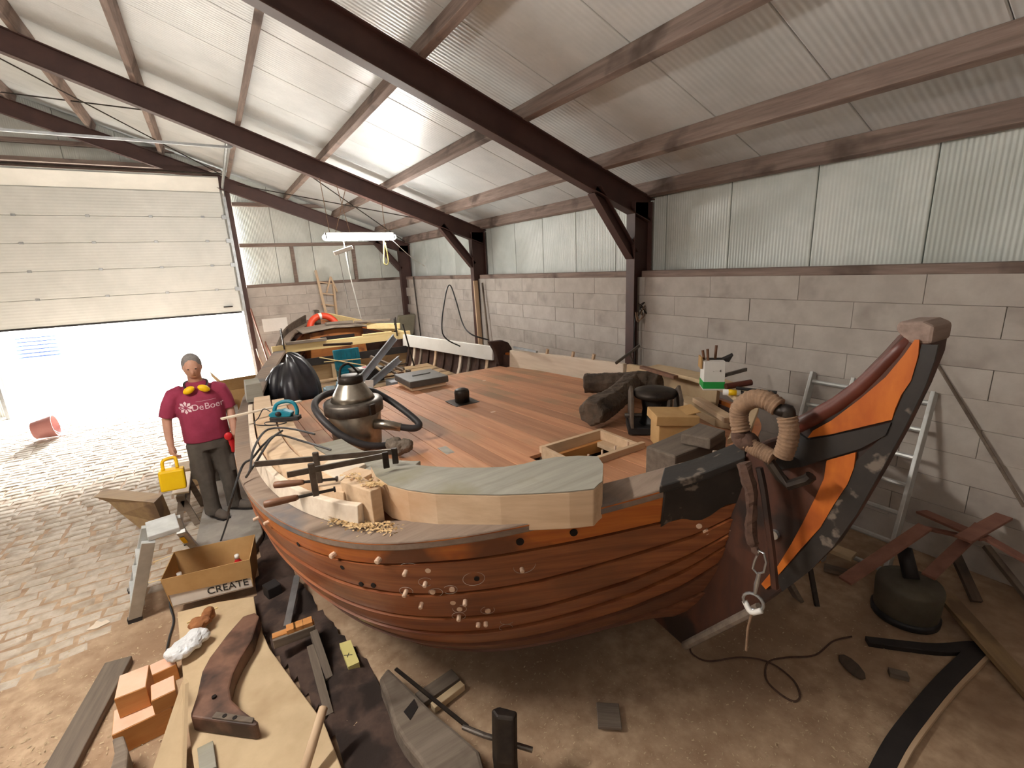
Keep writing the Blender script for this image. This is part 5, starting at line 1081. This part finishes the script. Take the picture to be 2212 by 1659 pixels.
MB().lathe([(.17, 0), (.19, .02), (.2, .26), (.19, .29), (.12, .30), (0, .30)], c, 26).build('body', 'olive', dr, smooth=True)
MB().tube([c+V((.02, 0, .30)), c+V((.12, .1, .46))], .05, 14).build('pipe', 'dark', dr, smooth=True); MB().lathe([(.185, .0), (.203, .01), (.206, .05), (.19, .06)], c, 26).build('base_ring', 'rubber', dr, smooth=True)
# black rubber strip with pale edge
sp = spline([fl(*p) for p in ((1872, 1390), (1950, 1400), (2030, 1408), (2112, 1404), (2095, 1425), (2040, 1480), (1985, 1545), (1930, 1620), (1880, 1720))], 5)
rows = []; 
for i, p in enumerate(sp):
    d = (sp[min(i+1, len(sp)-1)]-sp[max(i-1, 0)]).normalized(); n = V((-d.y, d.x, 0)); w = .032+.014*min(1, i/20)
    rows.append([p+n*w+V((0, 0, .035)), p-n*w+V((0, 0, .035))])
bs_ = solo(MB().sheet(rows, (0, 0, -.034)), 'bent_strip', 'dark', 'bent black wooden strip with a pale sawn edge on the right floor', 'strip', bevel=.004)
rows2 = [[r_[1] + (r_[1]-r_[0])*(-.0), r_[1]+(r_[1]-r_[0])*.22] for r_ in rows[16:]] if False else [[r_[0]+(r_[0]-r_[1])*.02, r_[0]+(r_[0]-r_[1])*.24] for r_ in rows[16:]]
MB().sheet(rows2, (0, 0, -.03)).build('sawn_edge', 'fresh', bs_)
cable('brown_cord', [fl(*p, .008) for p in ((1490, 1392), (1495, 1412), (1530, 1428), (1600, 1420), (1660, 1430), (1710, 1465), (1728, 1500), (1715, 1515), (1680, 1495), (1655, 1465), (1660, 1430), (1700, 1420), (1760, 1415), (1800, 1385), (1840, 1375))], .006, 'ropedark', 'thin brown cord looped on the floor below the stem')
c = fl(1840, 1440, .02); solo(MB().ell(c, (.05, .10, .025), 10, 8, Matrix.Rotation(-.5, 3, 'Z')), 'dark_husk', 'darktimber', 'small dark oval lump on the floor beside the cord', 'lump', smooth=True)
for i, (a, b, lab) in enumerate((((1745, 1200), (1765, 1310), 'dark iron hook bar leaning below the stem'), ((1690, 1235), (1725, 1295), 'grey split stake under the stem'))):
    a_, b_ = fl(*a, .3), fl(*b, .0); solo(MB().beam(a_, b_, .03 if i == 0 else .08, .03), 'leaning_stake', 'darksteel' if i == 0 else 'oldgrey', lab, 'stake')

# ================================================================ the person
FT = V((-.29, 5.86, ZP+.002))
man = thing('person', 'person in a dark red printed T-shirt and dark work trousers carrying a yellow case', 'person', FT)
def limb(mb, pts, n=12):                     # pts: (x, y, z, rx, ry), elliptic sections across the path
    mb.rings([[FT+V((x+rx_*math.cos(2*math.pi*j/n), y+ry_*math.sin(2*math.pi*j/n), z)) for j in range(n)] for x, y, z, rx_, ry_ in pts])
def arm(mb, pts, r): mb.tube([FT+V(p) for p in pts], r, 10)
R_arm = [(-.20, 0, 1.41), (-.27, .0, 1.31), (-.315, .01, 1.17), (-.325, -.02, 1.03), (-.325, -.06, .90)]
L_arm = [(.20, 0, 1.41), (.235, .02, 1.31), (.255, .03, 1.17), (.26, -.06, 1.03), (.255, -.15, .93)]
vox = lambda v, s=4: [('REMESH', dict(mode='VOXEL', voxel_size=v)), ('SMOOTH', dict(iterations=s, factor=.5))]
bd = MB()
limb(bd, [(0, .0, .98, .16, .11), (0, .0, 1.15, .17, .12), (0, .0, 1.35, .16, .10), (0, .01, 1.44, .11, .07), (0, .01, 1.52, .066, .066), (0, -.02, 1.62, .064, .066)])
hd = FT+V((0, -.05, 1.70)); HM = Matrix.Rotation(.30, 3, 'X')
bd.ell(hd, (.084, .104, .125), 16, 12, HM); bd.ell(hd+HM @ V((0, -.035, -.055)), (.055, .06, .06), 12, 8)
bd.ell(hd+HM @ V((0, -.102, -.015)), (.014, .02, .026), 8, 6)
for s_ in (-1, 1): bd.ell(hd+V((s_*.08, .01, -.005)), (.012, .02, .032), 8, 6); bd.ell(hd+HM @ V((s_*.032, -.088, .022)), (.02, .012, .01), 8, 6)
arm(bd, R_arm, [.06, .052, .045, .04, .03]); arm(bd, L_arm, [.06, .052, .045, .04, .03])
def hand(mb, wrist, d, side, curl):
    w = FT+V(wrist); d = V(d).normalized(); mb.tube([w, w+d*.04, w+d*.085], [.028, .036, .034], 10)
    for k in range(4):
        o_ = (k-1.5)*.021; base = w+d*.085+V((0, o_, 0)); L = (.06, .07, .065, .05)[k]
        mb.tube([base, base+d*L*.5+V((-side*curl*.012, 0, 0)), base+d*L*.75+V((-side*curl*.035, 0, 0)), base+d*L*.62+V((-side*curl*.055, 0, 0))], [.0105, .01, .0095, .008], 7)
    b = w+d*.03+V((0, -.03, 0)); mb.tube([b, b+d*.03+V((-side*.01, -.022, 0)), b+d*.065+V((-side*.03, -.02, 0))], [.012, .011, .009], 7)
hand(bd, (-.325, -.06, .90), (.12, -.12, -1), -1, 1); hand(bd, (.255, -.15, .93), (.0, -.2, -1), 1, 1)
for s_, x, y in ((-1, -.09, -.03), (1, .12, .03)): limb(bd, [(x, y, .05, .045, .05), (x, y, .3, .05, .055), (x*.95, y, .5, .055, .06), (s_*.095, 0, .9, .085, .09)])
bd.build('body', 'skin', man, smooth=True, mods=vox(.008, 3))
hr = MB(); hr.ell(hd+HM @ V((0, .016, .028)), (.090, .100, .112), 16, 12, HM)
hr.build('hair', 'hair', man, smooth=True)
er = MB()
for s_ in (-1, 1): er.ell(hd+HM @ V((s_*.032, -.099, .018)), (.009, .006, .006), 8, 6)
er.build('eyes', 'dark', man, smooth=True)
MB().ell(hd+HM @ V((0, -.088, -.062)), (.024, .008, .006), 8, 6).build('mouth', 'rag', man, smooth=True)
sh_ = MB()
limb(sh_, [(0, .0, .90, .215, .155), (0, .0, .98, .215, .165), (0, -.01, 1.10, .215, .17), (0, -.01, 1.25, .215, .155), (0, .0, 1.38, .205, .135), (0, .01, 1.45, .17, .105), (0, .01, 1.50, .115, .085), (0, .0, 1.54, .08, .075)], 20)
sh_.tube([FT+V(p) for p in ((-.13, 0, 1.45), (-.215, 0, 1.425), (-.27, 0, 1.32), (-.305, .005, 1.20))], [.07, .075, .076, .078], 12); sh_.tube([FT+V(p) for p in ((.13, 0, 1.45), (.205, .01, 1.42), (.235, .02, 1.32), (.25, .03, 1.20))], [.07, .072, .07, .07], 12)
shirt = sh_.build('t_shirt', 'shirt', man, smooth=True, mods=vox(.012, 5)+[('DISPLACE', dict(strength=.02))]); shirt.modifiers[-1].texture = tx2
trs = MB()
limb(trs, [(0, .0, .80, .19, .14), (0, .0, .92, .20, .145), (0, .0, 1.0, .19, .14)], 18)
for s_, x, y in ((-1, -.09, -.03), (1, .115, .03)):
    limb(trs, [(x+.005, y+.01, .05, .085, .095), (x, y+.01, .12, .08, .09), (x, y, .32, .082, .092), (x*.95, y, .50, .092, .10), (s_*.10, y*.5, .70, .105, .115), (s_*.095, 0, .86, .11, .125)], 14)
    trs.box(FT+V((s_*.19, 0, .58)), (.04, .14, .18))
o = trs.build('trousers', 'trousers', man, smooth=True, mods=vox(.012, 4)+[('DISPLACE', dict(strength=.03))]); o.modifiers[-1].texture = tx2
for s_, x, y, rz in ((-1, -.06, -.05, .5), (1, .16, .02, .9)):
    M = Matrix.Rotation(rz, 3, 'Z'); c = FT+V((x, y, 0)); mb = MB()
    mb.rings([[c+M @ V((w*math.cos(a), yy, max(0.003, .045+hh_*math.sin(a)))) for a in [2*math.pi*j/12 for j in range(12)]] for yy, w, hh_ in ((.09, .03, .04), (.07, .042, .065), (0, .046, .07), (-.08, .05, .05), (-.15, .046, .042), (-.19, .025, .03))])
    s1 = mb.build('shoe', 'shoe', man, smooth=True)
    MB().prism([c+M @ V((x_, y_, .001)) for x_, y_ in ((-.04, .09), (.04, .09), (.05, -.08), (.04, -.18), (-.04, -.18), (-.05, -.08))], (0, 0, .02)).build('sole', 'dark', s1)
em = MB().tube(spline([FT+V(p) for p in ((-.085, -.13, 1.485), (-.105, -.02, 1.525), (-.06, .09, 1.535), (.06, .09, 1.535), (.105, -.02, 1.525), (.085, -.13, 1.485))], 5), .010, 8).build('ear_defender_band', 'dark', man)
for s_ in (-1, 1): MB().ell(FT+V((s_*.065, -.140, 1.475)), (.058, .035, .036), 12, 8, Matrix.Rotation(s_*.5, 3, 'Y')).build('ear_cup', 'yellow', man, smooth=True)
# shirt print laid on the chest
bpy.context.view_layer.update(); dg = bpy.context.evaluated_depsgraph_get(); ev = shirt.evaluated_get(dg); me = ev.to_mesh()
mw = shirt.matrix_world; bv = BVHTree.FromPolygons([mw @ v.co for v in me.vertices], [tuple(p.vertices) for p in me.polygons])
def chest(vs, fs, cx0, cz, name):
    out = []
    for v in vs:
        o_ = FT+V((cx0+v.x, -.6, cz+v.y)); h = bv.ray_cast(o_, V((0, 1, 0)), 2)
        y_ = h[0].y if h[0] else FT.y-.17
        out.append(V((o_.x, y_-.003, o_.z)))
    MB().add(out, fs).build(name, 'print', shirt)
vs, fs = text_mesh('De', .088, 0); chest(vs, fs, -.022, 1.285, 'printed_word')
vs, fs = text_mesh('Boer', .088, 0); chest(vs, fs, .125, 1.285, 'printed_word')
vs, fs = text_mesh('Jacht Maritiem', .036, 0) if False else text_mesh('——————', .03, 0); chest(vs, fs, .06, 1.345, 'small_print')
ev_, ef_ = [], []
for k in range(8):
    a = k*math.pi/4; n0 = len(ev_)
    ev_ += [V((math.cos(a+b_)*r_, math.sin(a+b_)*r_, 0)) for b_, r_ in ((0, .012), (.3, .05), (0, .065), (-.3, .05))]; ef_.append((n0, n0+1, n0+2, n0+3))
chest(ev_, ef_, -.125, 1.295, 'emblem')
ev.to_mesh_clear()
# yellow case and red drill in the hands
hp_ = FT+V((-.305, -.085, .78)); yc = thing('yellow_case', 'bright yellow plastic case carried by the person', 'case', hp_-V((0, 0, .30)))
MB().box(hp_+V((-.06, -.06, -.20)), (.22, .12, .22), Matrix.Rotation(.05, 3, 'Y')).build('body', 'yellow', yc, bevel=.018)
MB().tube(spline([hp_+V((-.12, -.06, -.09)), hp_+V((-.11, -.04, .0)), hp_+V((-.03, -.03, .02)), hp_+V((.0, -.04, .0)), hp_+V((.0, -.06, -.09))], 4), .016, 8).build('handle', 'yellow', yc, smooth=True)
rp_ = FT+V((.215, -.23, .86)); rd_ = thing('red_tool', 'red hand tool held in the left hand of the person', 'tool', rp_-V((0, 0, .12)))
MB().tube(spline([rp_+V((-.02, -.01, .10)), rp_+V((0, 0, .02)), rp_+V((.0, .01, -.10))], 4), [.035]*3+[.03]*3+[.022]*3, 9).build('body', 'red', rd_, smooth=True)
MB().ell(rp_+V((-.02, -.035, .09)), (.04, .02, .045)).build('guard', 'red', rd_, smooth=True)
